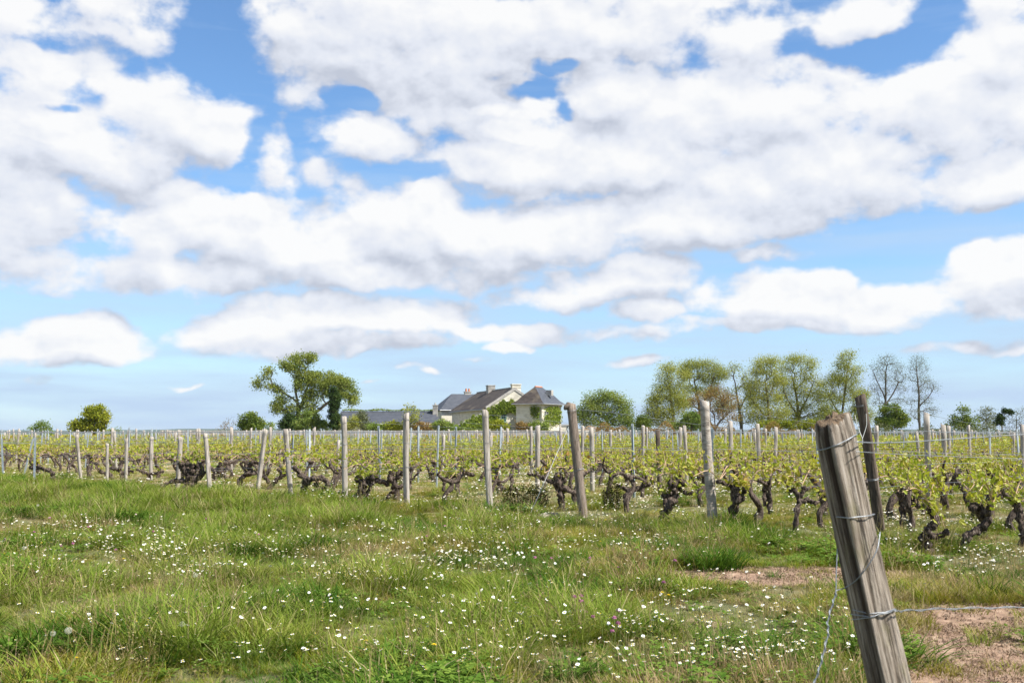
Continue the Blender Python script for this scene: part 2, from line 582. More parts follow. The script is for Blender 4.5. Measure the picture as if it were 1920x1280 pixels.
# ================================================================== ground
def build_ground():
    radii = np.concatenate([np.linspace(.05, 30, 110), np.geomspace(30.5, 9000, 60)])
    na = 220
    th = np.arange(na) * 2 * math.pi / na
    X = radii[:, None] * np.sin(th); Y = radii[:, None] * np.cos(th)
    Z = gh(X, Y) - np.clip((np.hypot(X, Y) - 700) / 6000, 0, 1) * 14
    V = np.stack([X, Y, Z], -1).reshape(-1, 3)
    fs = []
    for i in range(len(radii) - 1):
        for j in range(na):
            k = (j + 1) % na
            fs.append((i * na + k, i * na + j, (i + 1) * na + j, (i + 1) * na + k))
    fs.append(tuple(range(na)))
    mb = MB(); mb.add(V, fs)
    m = new_mat('meadow_soil'); t = m.node_tree
    p = world_pos(t)
    fine = noise(t, 9.0, 8, p, .7)
    soil = ramp(t, fine, [(.30, (.12, .068, .042)), (.46, (.28, .175, .11)), (.60, (.39, .265, .18)), (.75, (.50, .37, .265))])
    thatch = ramp(t, noise(t, 14.0, 7, p, .7), [(.3, (.045, .05, .018)), (.5, (.115, .12, .04)), (.7, (.25, .22, .10))])
    green = ramp(t, noise(t, 3.0, 7, p, .7), [(.3, (.10, .115, .03)), (.55, (.20, .20, .06)), (.75, (.34, .29, .14))])
    # bare trodden soil, two patches with ragged edges
    sep = t.nodes.new('ShaderNodeSeparateXYZ'); t.links.new(p, sep.inputs[0])
    edge = noise(t, 2.2, 6, p, .65)
    bare = None
    for (cx, cy, rx, ry) in BARE:
        a = math_n(t, 'MULTIPLY', math_n(t, 'SUBTRACT', sep.outputs[0], cx), 1 / rx)
        b = math_n(t, 'MULTIPLY', math_n(t, 'SUBTRACT', sep.outputs[1], cy), 1 / ry)
        d = math_n(t, 'ADD', math_n(t, 'MULTIPLY', a, a), math_n(t, 'MULTIPLY', b, b))
        d = math_n(t, 'ADD', d, math_n(t, 'MULTIPLY_ADD', edge, 2.4, -1.2))
        k = maprange(t, d, .75, 1.35, 1.0, 0.0)
        bare = k if bare is None else math_n(t, 'MAXIMUM', bare, k)
    c = mixc(t, maprange(t, noise(t, .8, 5, p, .6), .54, .70), thatch, soil)
    # under the vines: short sward and trodden tan soil; open land further off
    dist = t.nodes.new('ShaderNodeVectorMath'); dist.operation = 'LENGTH'; t.links.new(p, dist.inputs[0])
    c = mixc(t, maprange(t, dist.outputs['Value'], 14, 26), c, mixc(t, maprange(t, noise(t, .9, 6, p, .65), .42, .6), green, soil))
    c = mixc(t, maprange(t, dist.outputs['Value'], 120, 170), c, green)
    c = mixc(t, bare, c, soil)
    b = t.nodes.new('ShaderNodeBsdfPrincipled'); t.links.new(c, b.inputs['Base Color'])
    b.inputs['Roughness'].default_value = .97
    bp = t.nodes.new('ShaderNodeBump'); bp.inputs['Strength'].default_value = .9; bp.inputs['Distance'].default_value = .03
    t.links.new(noise(t, 22.0, 8, p, .7), bp.inputs['Height']); t.links.new(bp.outputs[0], b.inputs['Normal'])
    out_of(m, b.outputs[0])
    o = mb.build('ground', m, smooth=True)
    tag(o, kind='structure')


BARE = [(2.6, 5.2, .66, .7), (3.0, 6.1, .75, .85), (3.5, 7.0, .75, .7), (2.35, 4.5, .5, .5), (2.2, 8.95, 1.15, .55), (3.5, 9.4, .9, .36)]


def bare_at(x, y):
    s = np.zeros(np.shape(x))
    for (cx, cy, rx, ry) in BARE:
        s = np.maximum(s, 1.15 - ((x - cx) / rx) ** 2 - ((y - cy) / ry) ** 2)
    return np.clip(s * 2.6, 0, 1)


build_ground()


def build_hills():
    """low wooded ridge some kilometres away"""
    mb = MB()
    n = 120
    xs = np.linspace(-5200, 5200, n)
    prof = 19 + 6 * np.sin(xs * .0011 + 1.0) + 4 * np.sin(xs * .0031 + .4) + 1.6 * np.sin(xs * .013) + 1.0 * np.sin(xs * .031 + 2)
    prof = np.where(xs > -600, prof * .75, prof)
    rows = []
    for k, (dy, hz) in enumerate([(-900, -.8), (-300, .55), (0, 1.0), (500, .8), (1500, -.8)]):
        rows.append(np.stack([xs, 5600 + dy + 120 * np.sin(xs * .0017), np.where(hz < 0, -16, prof * hz + 2)], 1))
    V = np.concatenate(rows)
    fs = [(i * n + j, i * n + j + 1, (i + 1) * n + j + 1, (i + 1) * n + j) for i in range(4) for j in range(n - 1)]
    mb.add(V, fs)
    m = solid_mat('wooded_ridge', [(.3, (.035, .055, .035)), (.6, (.06, .085, .05)), (.8, (.11, .13, .07))], (.006, .006, .03), 1.0, 1.0, coord='World')
    tag(mb.build('hills', m, smooth=True), kind='structure')


build_hills()


# ================================================================== foliage tools
def leaf_cloud(mb, C, size, tint, up=.35, mat=0, r=rng, asp=.62):
    """small pointed leaves (two triangles folded at the midrib) at the points C"""
    C = np.asarray(C, float); n = len(C)
    if n == 0:
        return
    d = r.normal(size=(n, 3)); d[:, 2] += up
    d /= np.linalg.norm(d, axis=1)[:, None]
    q = r.normal(size=(n, 3))
    u = np.cross(d, q); u /= np.linalg.norm(u, axis=1)[:, None] + 1e-9
    w = np.cross(d, u)
    s = (np.asarray(size) * r.uniform(.65, 1.25, n))[:, None]
    a = C - u * s * .5
    b = C + w * s * asp * .5 + d * s * .10
    c = C + u * s * .5
    e = C - w * s * asp * .5 + d * s * .10
    V = np.stack([a, b, c, e], 1).reshape(-1, 3)
    fs = [(4 * i, 4 * i + 1, 4 * i + 2, 4 * i + 3) for i in range(n)]
    mb.add(V, fs, mat, np.repeat(np.clip(tint, 0, 1), 4))


def ellipsoids(lobes, Y, n, r, shell=.5, flat=1.0):
    """random points in the lobes; a lobe is (px, py, rx, ry[, depth offset m]) in photo pixels at distance Y"""
    vol = np.array([l[2] * l[3] for l in lobes], float)
    cnt = np.maximum(1, np.round(n * vol / vol.sum())).astype(int)
    P = []; idx = []
    for k, (l, c) in enumerate(zip(lobes, cnt)):
        dy = l[4] if len(l) > 4 else 0.0
        o = at(l[0], l[1], Y + dy)
        rx, rz = l[2] * (Y + dy) / F * 1.08, l[3] * (Y + dy) / F * 1.08
        v = r.normal(size=(c, 3)); v /= np.linalg.norm(v, axis=1)[:, None]
        rad = r.uniform(0, 1, c) ** (1 / 3) * (1 - shell) + shell * r.uniform(.55, 1.0, c)
        P.append(o + v * rad[:, None] * np.array([rx, (rx + rz) * .5 * flat, rz]))
        idx += [k] * c
    return np.concatenate(P), np.array(idx)


def grow(trunks, A, bf=.35):
    """join attraction points to the trunk by a cost of reach plus path length: a branching skeleton"""
    pos, par, path = [], [], []
    for tr in trunks:
        tr = np.asarray(tr)
        for i, p in enumerate(tr):
            if i == 0:
                if not pos:
                    pos.append(p); par.append(-1); path.append(0.0)
                    last = 0
                else:
                    last = int(np.argmin([np.linalg.norm(np.array(q) - p) for q in pos]))
                continue
            pos.append(p); par.append(last)
            path.append(path[last] + float(np.linalg.norm(p - pos[last])))
            last = len(pos) - 1
    nt = len(pos)
    P = np.array(pos); path = list(path)
    D = np.linalg.norm(A[:, None] - P[None], axis=2)
    # no branching from the lowest part of the trunk
    cost = D + bf * np.array(path)[None]
    low = P[:, 2] < P[0, 2] + .22 * (A[:, 2].max() - P[0, 2])
    cost[:, low] += 4.0
    best = cost.argmin(1); bc = cost.min(1)
    free = np.ones(len(A), bool)
    allp = list(P)
    for _ in range(len(A)):
        i = int(np.where(free, bc, 1e9).argmin())
        free[i] = False
        p = int(best[i])
        allp.append(A[i]); par.append(p)
        path.append(path[p] + float(np.linalg.norm(A[i] - allp[p])))
        c = np.linalg.norm(A - A[i], axis=1) + bf * path[-1]
        up = free & (c < bc)
        best[up] = len(allp) - 1; bc[up] = c[up]
    return np.array(allp), np.array(par), nt


def branch_mesh(mb, P, par, trunk_r, r_min, nt, rnd, expo=.5):
    n = len(P)
    kids = np.zeros(n)
    has = np.zeros(n, bool)
    has[par[par >= 0]] = True
    for i in range(n - 1, -1, -1):
        if not has[i]:
            kids[i] += 1
        if par[i] >= 0:
            kids[par[i]] += kids[i]
    rad = np.maximum(r_min, trunk_r * (kids / kids[0]) ** expo)
    for i in range(n):
        p = par[i]
        if p < 0:
            continue
        ns = 8 if i < nt else (5 if rad[i] > .04 else 3)
        a, b = P[p], P[i]
        r0 = min(rad[p], rad[i] * 1.25) if i >= nt else rad[p]
        mid = (a + b) / 2 + np.array([rnd.uniform(-1, 1), rnd.uniform(-1, 1), rnd.uniform(-.6, .9)]) * np.linalg.norm(b - a) * (.09 if i >= nt else .02)
        tube(mb, [a, mid, b], [r0, (r0 + rad[i]) / 2, rad[i]], ns, rough=.06 if i < nt else 0, cap=False, r=rnd)
    return rad, kids


def tree(name, label, cat, Y, trunks, lobes, n_attr, leaf_mat_, bark, leaves=30, size=.24, spread=.42, trunk_r=.22, bf=.3,
         seed=1, group=None, shell=.45, bare_lobes=(), r_min=.016, tint=(.5, .25), flat=1.0, zmin=.0):
    rnd = random.Random(seed); r = np.random.default_rng(seed)
    tr = [[at(x, y, Y) for x, y in t] for t in trunks]
    for t in tr[:1]:
        t[0][2] = -.05
    base = tr[0][0].copy()
    for k in range(len(tr)):
        a = np.array(tr[k]); a[1:] += r.normal(size=(len(a) - 1, 3)) * [0, .25, 0]
        tr[k] = spline(a, 3)
    A, idx = ellipsoids(lobes, Y, n_attr, r, shell, flat)
    A[:, 2] = np.maximum(A[:, 2], .25)
    P, par, nt = grow(tr, A, bf)
    o = thing(name, (base[0], base[1], 0), label, cat, group)
    off = np.array([base[0], base[1], 0.0])
    mb = MB()
    rad, kids = branch_mesh(mb, P - off, par, trunk_r, r_min, nt, rnd)
    mb.build('trunk', bark, o, smooth=True)
    lv = MB()
    AI = np.concatenate([-np.ones(nt, int), idx])
    C = []; T = []
    for i in range(nt, len(P)):
        if kids[i] > 4:
            continue
        k = leaves
        if AI[i] in bare_lobes:
            k = leaves * .12
        k = int(k * r.uniform(.5, 1.5) + r.uniform(0, 1))
        if k <= 0:
            continue
        # leaves sit along the twig and round its end
        a, b = P[par[i]], P[i]
        s = r.uniform(.35, 1.15, k)[:, None]
        C.append(a + (b - a) * s + r.normal(size=(k, 3)) * spread * [1, 1, .75])
        T.append(np.full(k, r.normal(tint[0], tint[1])) + r.normal(0, .10, k))
    if C:
        C = np.concatenate(C); T = np.concatenate(T)
        keep = C[:, 2] > zmin
        leaf_cloud(lv, C[keep] - off, size, T[keep], r=r)
        c = lv.build('crown', leaf_mat_, o)
        c['kind'] = 'stuff'
    return o


# ================================================================== the manor house
M['stone'] = solid_mat('pale_tuffeau_stone', [(.25, (.42, .39, .31)), (.5, (.62, .58, .48)), (.8, (.74, .70, .60))], (.9, .9, 2.2), 1.3, .95, bump=.3, coord='World', second=((.30, .28, .23), (.35, .35, .5), .56, .78))
M['stone_grey'] = solid_mat('grey_weathered_stone', [(.25, (.20, .18, .16)), (.5, (.36, .34, .31)), (.8, (.55, .53, .48))], (1.2, 1.2, 3), 1.6, .95, bump=.3, coord='World')
M['slate'] = solid_mat('blue_grey_slate', [(.3, (.045, .050, .062)), (.55, (.072, .078, .092)), (.8, (.115, .12, .132))], (.9, .9, 5.0), 1.5, .55, coord='World')
M['slate_old'] = solid_mat('lichened_old_slate', [(.3, (.038, .032, .029)), (.55, (.065, .053, .046)), (.8, (.105, .088, .075))], (1.1, 1.1, 5.0), 1.5, .8, coord='World', second=((.17, .14, .10), (.5, .5, .5), .52, .72))
M['pot'] = solid_mat('terracotta', [(.3, (.48, .17, .08)), (.7, (.62, .26, .14))], (3, 3, 3), 1, .8)
M['glass'] = solid_mat('window_glass', [(.3, (.02, .03, .035)), (.7, (.05, .07, .08))], (1, 1, 1), 1, .15)
M['white_paint'] = solid_mat('white_paint', [(.3, (.72, .72, .68)), (.7, (.82, .82, .78))], (3, 3, 3), 1, .6)
M['teal_paint'] = solid_mat('green_paint', [(.3, (.13, .25, .20)), (.7, (.20, .34, .28))], (3, 3, 3), 1, .6)
M['lead'] = solid_mat('zinc_gutter', [(.3, (.28, .29, .30)), (.7, (.40, .41, .42))], (2, 2, 2), 1, .5, .4)
M['rubble'] = solid_mat('dry_stone_rubble', [(.22, (.12, .105, .095)), (.45, (.30, .27, .24)), (.8, (.52, .48, .43))], (2.6, 2.6, 4.5), 1.5, .95, bump=.6, coord='World')
M['tile'] = solid_mat('stacked_clay_tiles', [(.3, (.38, .24, .15)), (.7, (.60, .44, .31))], (5, 5, 5), 1, .9)
M['ivy'] = leaf_mat('ivy_leaf', [(.0, (.13, .19, .03)), (.5, (.20, .27, .04)), (1.0, (.30, .35, .07))], .3)


def prism(mb, foot, zs, mat=0):
    """closed solid: list of foot points (x,y) counter-clockwise with a bottom and a top height per point"""
    n = len(foot)
    lo = [(x, y, zs[0]) for x, y in foot]
    hi = [(x, y, zs[1]) for x, y in foot]
    mb.add(lo + hi, [tuple(range(n - 1, -1, -1)), tuple(range(n, 2 * n))] + [(i, (i + 1) % n, n + (i + 1) % n, n + i) for i in range(n)], mat)


def slab(mb, quad, th=.14, mat=0):
    """thick roof plane: quad corners in order, thickened downwards along its normal"""
    q = np.array(quad, float)
    nrm = np.cross(q[1] - q[0], q[2] - q[0]); nrm /= np.linalg.norm(nrm)
    if nrm[2] < 0:
        nrm = -nrm
    lo = q - nrm * th
    n = len(q)
    mb.add(np.vstack([q, lo]), [tuple(range(n)), tuple(range(2 * n - 1, n - 1, -1))] + [(i, n + i, n + (i + 1) % n, (i + 1) % n) for i in range(n)], mat)


def rect_window(parent, O, ux, w, h, nrm, mat_frame, bars=(1, 2), name='window'):
    """a glazed window set on a wall: O lower-left corner, ux along the wall, nrm outwards"""
    ux = np.array([ux[0], ux[1], 0.0]); nrm = np.array([nrm[0], nrm[1], 0.0]); up = np.array([0, 0, 1.0])

    def bar(mb, a, b, c, d, dep0, dep1):
        p = [O + ux * x + up * z + nrm * dd for dd in (dep0, dep1) for (x, z) in ((a, c), (b, c), (b, d), (a, d))]
        mb.add(p, [(3, 2, 1, 0), (4, 5, 6, 7), (0, 1, 5, 4), (1, 2, 6, 5), (2, 3, 7, 6), (3, 0, 4, 7)])
    mb = MB(); f = .10
    bar(mb, -f, 0, -f, h + f, -.05, .09); bar(mb, w, w + f, -f, h + f, -.05, .09)
    bar(mb, 0, w, -f, 0, -.05, .09); bar(mb, 0, w, h, h + f, -.05, .09)
    for i in range(bars[0]):
        x = w * (i + 1) / (bars[0] + 1); bar(mb, x - .03, x + .03, 0, h, .02, .07)
    for i in range(bars[1]):
        z = h * (i + 1) / (bars[1] + 1); bar(mb, 0, w, z - .025, z + .025, .025, .065)
    win = mb.build(name, mat_frame, parent)
    nx, nz = bars[0] + 1, bars[1] + 1
    for i in range(nx):
        for j in range(nz):
            g = MB(); bar(g, w * i / nx, w * (i + 1) / nx, h * j / nz, h * (j + 1) / nz, -.02, .015)
            g.build('pane', M['glass'], win)
    s = MB(); bar(s, -.16, w + .16, -.2, -.105, -.05, .18)
    s.build('sill', M['stone'], win)
    return win


def chimney(parent, c, w, d, z0, z1, rz, mat, pots=0, cap=True):
    mb = MB()
    mb.box((c[0], c[1], (z0 + z1) / 2), (w, d, z1 - z0), 0, rz)
    if cap:
        mb.box((c[0], c[1], z1 + .075), (w + .16, d + .16, .15), 0, rz)
        mb.box((c[0], c[1], z1 - .34), (w + .09, d + .09, .11), 0, rz)
    ch = mb.build('chimney', mat, parent)
    for k in range(pots):
        pm = MB()
        o = (k - (pots - 1) / 2) * .52
        p = np.array([c[0] + math.cos(rz) * o, c[1] + math.sin(rz) * o, z1 + .14])
        tube(pm, [p, p + [0, 0, .22], p + [0, 0, .48], p + [0, 0, .54]], [.18, .17, .14, .17], 10)
        pm.build('chimney_pot', M['pot'], ch, smooth=True)
    return ch


def plane_hit(px, py, P0, n):
    r = ray(px, py); c = np.array([0, 0, CAMH])
    t = np.dot(np.array(P0) - c, n) / np.dot(r, n)
    return c + r * t


def build_manor():
    ho = np.array([0.0, 150.0])
    bx = np.array([.954, .30]); ax = np.array([-.30, .954])      # across the gable, and back along the ridge
    apex_x = at(965, 730, 150)[0]
    G = np.array([apex_x, 150.0])
    hw, ze, za, ln = 4.45, 4.95, 7.85, 21.0
    root = thing('manor_house', (G[0], G[1], 0), 'ivy-clad stone manor with steep slate roofs and tall chimneys', 'house')
    o3 = np.array([G[0], G[1], 0.0])

    def W(a, b, z):      # house coordinates to root-local
        p = bx * a + ax * b
        return (p[0], p[1], z)
    mb = MB()            # main body with the gable wall standing a little above the roof
    v = [W(-hw, 0, 0), W(hw, 0, 0), W(hw, 0, ze), W(0, 0, za), W(-hw, 0, ze), W(-hw, ln, 0), W(hw, ln, 0), W(hw, ln, ze), W(0, ln, za), W(-hw, ln, ze)]
    mb.add(v, [(0, 1, 2, 3, 4), (9, 8, 7, 6, 5), (0, 4, 9, 5), (1, 6, 7, 2), (4, 3, 8, 9), (3, 2, 7, 8), (0, 5, 6, 1)])
    mb.build('wall', M['stone'], root)
    # raised coping of the gable
    mb = MB()
    k = .12
    v = []
    for b in (-.10, .38):
        v += [W(-hw - .05, b, ze - .25), W(-hw - .05, b, ze + k), W(0, b, za + k + .05), W(hw + .05, b, ze + k), W(hw + .05, b, ze - .25), W(0, b, za - .25)]
    mb.add(v, [(0, 1, 2, 5), (5, 2, 3, 4), (11, 8, 7, 6), (10, 9, 8, 11), (0, 6, 7, 1), (1, 7, 8, 2), (2, 8, 9, 3), (3, 9, 10, 4), (6, 0, 5, 11), (11, 5, 4, 10)])
    mb.build('gable_coping', M['stone_grey'], root)
    rf = MB()
    sl = (za - ze) / hw
    slab(rf, [W(-hw - .5, .44, ze - .5 * sl + .16), W(0, .44, za + .16), W(0, ln + .2, za + .16), W(-hw - .5, ln + .2, ze - .5 * sl + .16)])
    slab(rf, [W(hw + .5, .44, ze - .5 * sl + .155), W(.004, .44, za + .155), W(.004, ln + .2, za + .155), W(hw + .5, ln + .2, ze - .5 * sl + .155)])
    rb = rf.build('roof', M['slate_old'], root)
    rg = MB(); tube(rg, [W(0, .44, za + .19), W(0, ln + .2, za + .19)], .10, 6)
    rg.build('ridge_capping', M['stone_grey'], rb)
    gt = MB(); tube(gt, [W(-hw - .55, .3, ze - .5 * sl + .03), W(-hw - .55, ln, ze - .5 * sl + .03)], .09, 6)
    gt.build('gutter', M['lead'], rb)
    rz = math.atan2(bx[1], bx[0])
    c = W(.35, .55, 0); chimney(root, c, 1.35, .9, za - 1.6, 8.4, rz, M['stone'])
    c = W(-.1, 12.6, 0); chimney(root, c, 1.15, 1.3, za - .5, 8.75, rz, M['stone_grey'])
    nG = np.array([-ax[0], -ax[1], 0.0]); P0 = np.array([G[0], G[1], 0.0])
    h = plane_hit(940.5, 789.5, P0, nG)
    rect_window(root, h - o3, bx, .62, 1.05, nG[:2], M['teal_paint'], (1, 2))
    h = plane_hit(946, 757.5, P0, nG)
    rect_window(root, h - o3, bx, .42, .42, nG[:2], M['white_paint'], (1, 0))
    # sloping buttress wall running out from the left eave corner
    bt = MB()
    e0 = np.array(W(-hw, -.02, 0)); d = np.array([-.62, -.785, 0])
    nn = np.array([d[1], -d[0], 0]) * .17
    L1 = 9.0
    pts = []
    for s, zt in ((0, 4.45), (L1, 1.45)):
        for sg in (1, -1):
            q = e0 + d * s + nn * sg
            pts += [(q[0], q[1], 0), (q[0], q[1], zt)]
    bt.add(pts, [(0, 1, 3, 2), (4, 6, 7, 5), (0, 4, 5, 1), (2, 3, 7, 6), (1, 5, 7, 3), (0, 2, 6, 4)])
    bt.build('buttress_wall', M['stone_grey'], root)
    # hipped wing behind, to the left
    wl = at(828, 768, 171); S = np.array([wl[0] - G[0], wl[1] - G[1]])

    def Wl(a, b, z):
        p = S + bx * a + ax * b
        return (p[0], p[1], z)
    wa, wb, e2, r2 = 9.5, 7.0, 5.1, 8.0
    wm = MB(); prism(wm, [Wl(.0, .0, 0)[:2], Wl(wa, 0, 0)[:2], Wl(wa, wb, 0)[:2], Wl(0, wb, 0)[:2]], (0, e2))
    wm.build('wing_wall', M['stone'], root)
    o_ = .35
    E = [Wl(-o_, -o_, e2), Wl(wa, -o_, e2), Wl(wa, wb + o_, e2), Wl(-o_, wb + o_, e2), Wl(2.6, wb / 2, r2), Wl(wa, wb / 2, r2)]
    hm = MB()
    hm.add(E + [(x, y, z - .12) for x, y, z in E[:4]], [(0, 1, 5, 4), (2, 3, 4, 5), (3, 0, 4), (1, 2, 5), (0, 6, 7, 1), (3, 9, 6, 0), (2, 8, 9, 3), (6, 9, 8, 7)])
    hr = hm.build('wing_roof', M['slate'], root)
    g2 = MB(); tube(g2, [Wl(-.4, -.42, e2 - .06), Wl(wa - 2, -.42, e2 - .06)], .08, 6); g2.build('gutter', M['lead'], hr)
    c = Wl(5.6, wb / 2 + .3, 0); chimney(root, c, 1.1, .7, r2 - .6, r2 + .30, rz, M['stone_grey'], pots=2)
    h = plane_hit(850.5, 791.5, (G[0] + S[0], G[1] + S[1], 0), nG)
    rect_window(root, h - o3, bx, .62, .95, nG[:2], M['white_paint'], (1, 2))
    # small lean-to at the wing's left corner
    lm = MB(); prism(lm, [Wl(-1.6, -.6, 0)[:2], Wl(1.2, -.6, 0)[:2], Wl(1.2, 1.2, 0)[:2], Wl(-1.6, 1.2, 0)[:2]], (0, 2.7))
    lm.build('lean_to_wall', M['stone_grey'], root)
    lr = MB(); slab(lr, [Wl(-1.9, -.9, 2.72), Wl(1.4, -.9, 2.72), Wl(1.4, 1.3, 3.35), Wl(-1.9, 1.3, 3.35)], .1)
    lr.build('lean_to_roof', M['slate'], root)
    return root, G, bx, ax, hw


def build_tower():
    cn = at(1016, 790, 144)[:2]
    lf = np.array([-.89, .45]); bk = np.array([.45, .89])       # along the front face to the left, and back along the side
    w, d, ze, zr = 4.15, 6.9, 5.35, 8.0
    root = thing('corner_pavilion', (cn[0], cn[1], 0), 'square cream stone pavilion with flared slate roof beside the manor gable', 'building')

    def T(a, b, z):
        p = lf * a + bk * b
        return (p[0], p[1], z)
    mb = MB()
    prism(mb, [T(0, 0, 0)[:2], T(0, d, 0)[:2], T(w, d, 0)[:2], T(w, 0, 0)[:2]], (0, ze))
    mb.build('wall', M['stone'], root)
    co = MB(); prism(co, [T(-.12, -.12, 0)[:2], T(-.12, d + .1, 0)[:2], T(w + .1, d + .1, 0)[:2], T(w + .1, -.12, 0)[:2]], (ze - .28, ze - .02))
    co.build('cornice', M['stone'], root)
    rings = []
    for ins, z in ((-.55, ze), (-.52, ze + .10), (.15, ze + .62), (.75, ze + 1.35)):
        rings.append([T(ins, ins, z), T(ins, d - ins, z), T(w - ins, d - ins, z), T(w - ins, ins, z)])
    r1, r2 = T(w / 2, 2.1, zr), T(w / 2, d - 2.4, zr)
    V = sum(rings, []) + [r1, r2]
    fs = [(3, 2, 1, 0)]
    for k in range(3):
        for j in range(4):
            fs.append((4 * k + j, 4 * k + (j + 1) % 4, 4 * k + 4 + (j + 1) % 4, 4 * k + 4 + j))
    b = 12
    fs_side = [(b, b + 1, 17, 16), (b + 1, b + 2, 17), (b + 2, b + 3, 16, 17), (b + 3, b, 16)]
    rm = MB(); rm.add(V, fs + fs_side)
    # front (camera-left) slopes carry lichen, the others clean slate
    rm.m = [0] * len(rm.f)
    for i, f in enumerate(rm.f):
        if len(f) < 5 and i > 0 and set(q % 4 for q in f if q < 16) == {0, 3}:
            rm.m[i] = 1
    rf = rm.build('roof', [M['slate'], M['slate_old']], root)
    rg = MB(); tube(rg, [r1, r2], .11, 6); rg.build('ridge_tile', M['pot'], rf)
    dm = MB(); dm.box(T(.55, 3.9, ze + 1.75), (.7, .9, .8), 0, math.atan2(bk[1], bk[0]))
    dm.build('dormer', M['stone_grey'], rf)
    gm = MB()
    tube(gm, [T(-.57, -.57, ze + .02), T(-.57, d + .4, ze + .02)], .07, 6)
    tube(gm, [T(-.57, -.57, ze + .02), T(w + .5, -.57, ze + .02)], .07, 6)
    gm.build('gutter', M['lead'], rf)
    dp = MB(); tube(dp, [T(-.10, d - .7, ze - .1), T(-.10, d - .7, .1)], .05, 6)
    dp.build('downpipe', M['lead'], root)
    nS = np.array([-lf[0], -lf[1], 0.0])
    h = plane_hit(1021, 781.5, (cn[0], cn[1], 0), nS)
    rect_window(root, h - np.array([cn[0], cn[1], 0]), bk, 1.0, .85, nS[:2], M['white_paint'], (1, 1))
    return cn, lf, bk, w, d, ze


def ivy(name, label, planes, group='ivy on the manor'):
    """leafy sheet: each plane is (origin, u, v, count, list of lobes in (u,v) metres (cu,cv,ru,rv))"""
    mb = MB(); r = np.random.default_rng(abs(hash(label)) % 1000 if False else len(label))
    first = None
    for O, u, v, nrm, cnt, lobes in planes:
        O, u, v, nrm = (np.array(k, float) for k in (O, u, v, nrm))
        area = np.array([l[2] * l[3] for l in lobes]); k = np.maximum(1, (cnt * area / area.sum()).astype(int))
        for l, c in zip(lobes, k):
            a = r.uniform(0, 6.283, c); q = np.sqrt(r.uniform(0, 1, c)) * (1 + .18 * np.sin(a * 5 + l[0]) + .12 * np.sin(a * 9 + l[1]))
            uu = l[0] + np.cos(a) * q * l[2]; vv = np.maximum(.05, l[1] + np.sin(a) * q * l[3])
            C = O + uu[:, None] * u + vv[:, None] * v + nrm * (.16 + np.abs(r.normal(.12, .13, c)))[:, None]
            if first is None:
                first = np.array([C[0][0], C[0][1], 0.0])
            leaf_cloud(mb, C - first, .26, np.clip(r.normal(.5, .25, c) + .25 * np.sin(uu * 3) * np.sin(vv * 3), 0, 1), r=r, up=.6)
    o = mb.build(name, M['ivy']); o.location = first
    tag(o, label, 'ivy', group)
    return o


root, G, bx, ax, hw = build_manor()
cn, lf, bk, tw, td, tze = build_tower()
up3 = (0, 0, 1)
gO = (G[0], G[1], 0)
ivy('ivy', 'thick green ivy covering the manor gable wall', [
    (gO, (*bx, 0), up3, (-ax[0], -ax[1], 0), 6500,
     [(-3.2, 3.0, .95, 1.6), (-2.8, 4.5, 1.2, .85), (-1.6, 5.25, 1.2, .8), (-.4, 5.2, 1.2, .85), (.6, 4.9, .8, 1.1), (-2.9, 1.4, 1.2, 1.3), (-.9, 4.6, .8, .45), (-1.7, 1.2, 1.0, .9)])])
d0 = np.array([-.62, -.785])
ivy('ivy', 'sloping bank of ivy over the buttress left of the gable', [
    ((G[0] - bx[0] * hw + .785 * .22, G[1] - bx[1] * hw - .62 * .22, 0), (*d0, 0), up3, (.785, -.62, 0), 7500,
     [(1.0, 3.1, 1.3, 1.3), (3.0, 2.5, 1.4, 1.3), (5.0, 1.9, 1.4, 1.2), (7.0, 1.3, 1.4, 1.0), (8.5, .9, .9, .85), (.2, 3.8, .8, 1.0), (2.0, 1.2, 2.0, 1.1), (5.5, .7, 2.4, .7)])])
ivy('ivy', 'ivy climbing the bright right wall of the pavilion', [
    ((cn[0], cn[1], 0), (*bk, 0), up3, (-lf[0], -lf[1], 0), 1900,
     [(3.2, 4.6, 2.6, .5), (3.6, 3.8, 2.2, .8), (1.2, 3.0, 1.1, .9), (5.4, 3.6, 1.0, 1.2), (.8, 1.5, .8, 1.4), (3.4, 2.9, 1.6, .6)])])
ivy('ivy', 'ivy strands hanging on the shaded front wall of the pavilion', [
    ((cn[0], cn[1], 0), (*lf, 0), up3, (-bk[0], -bk[1], 0), 620,
     [(.9, 4.6, .8, .5), (1.1, 3.9, .35, .8), (.4, 1.5, .5, 1.0), (.5, 3.6, .25, .7), (1.5, 4.2, .2, .8)])])


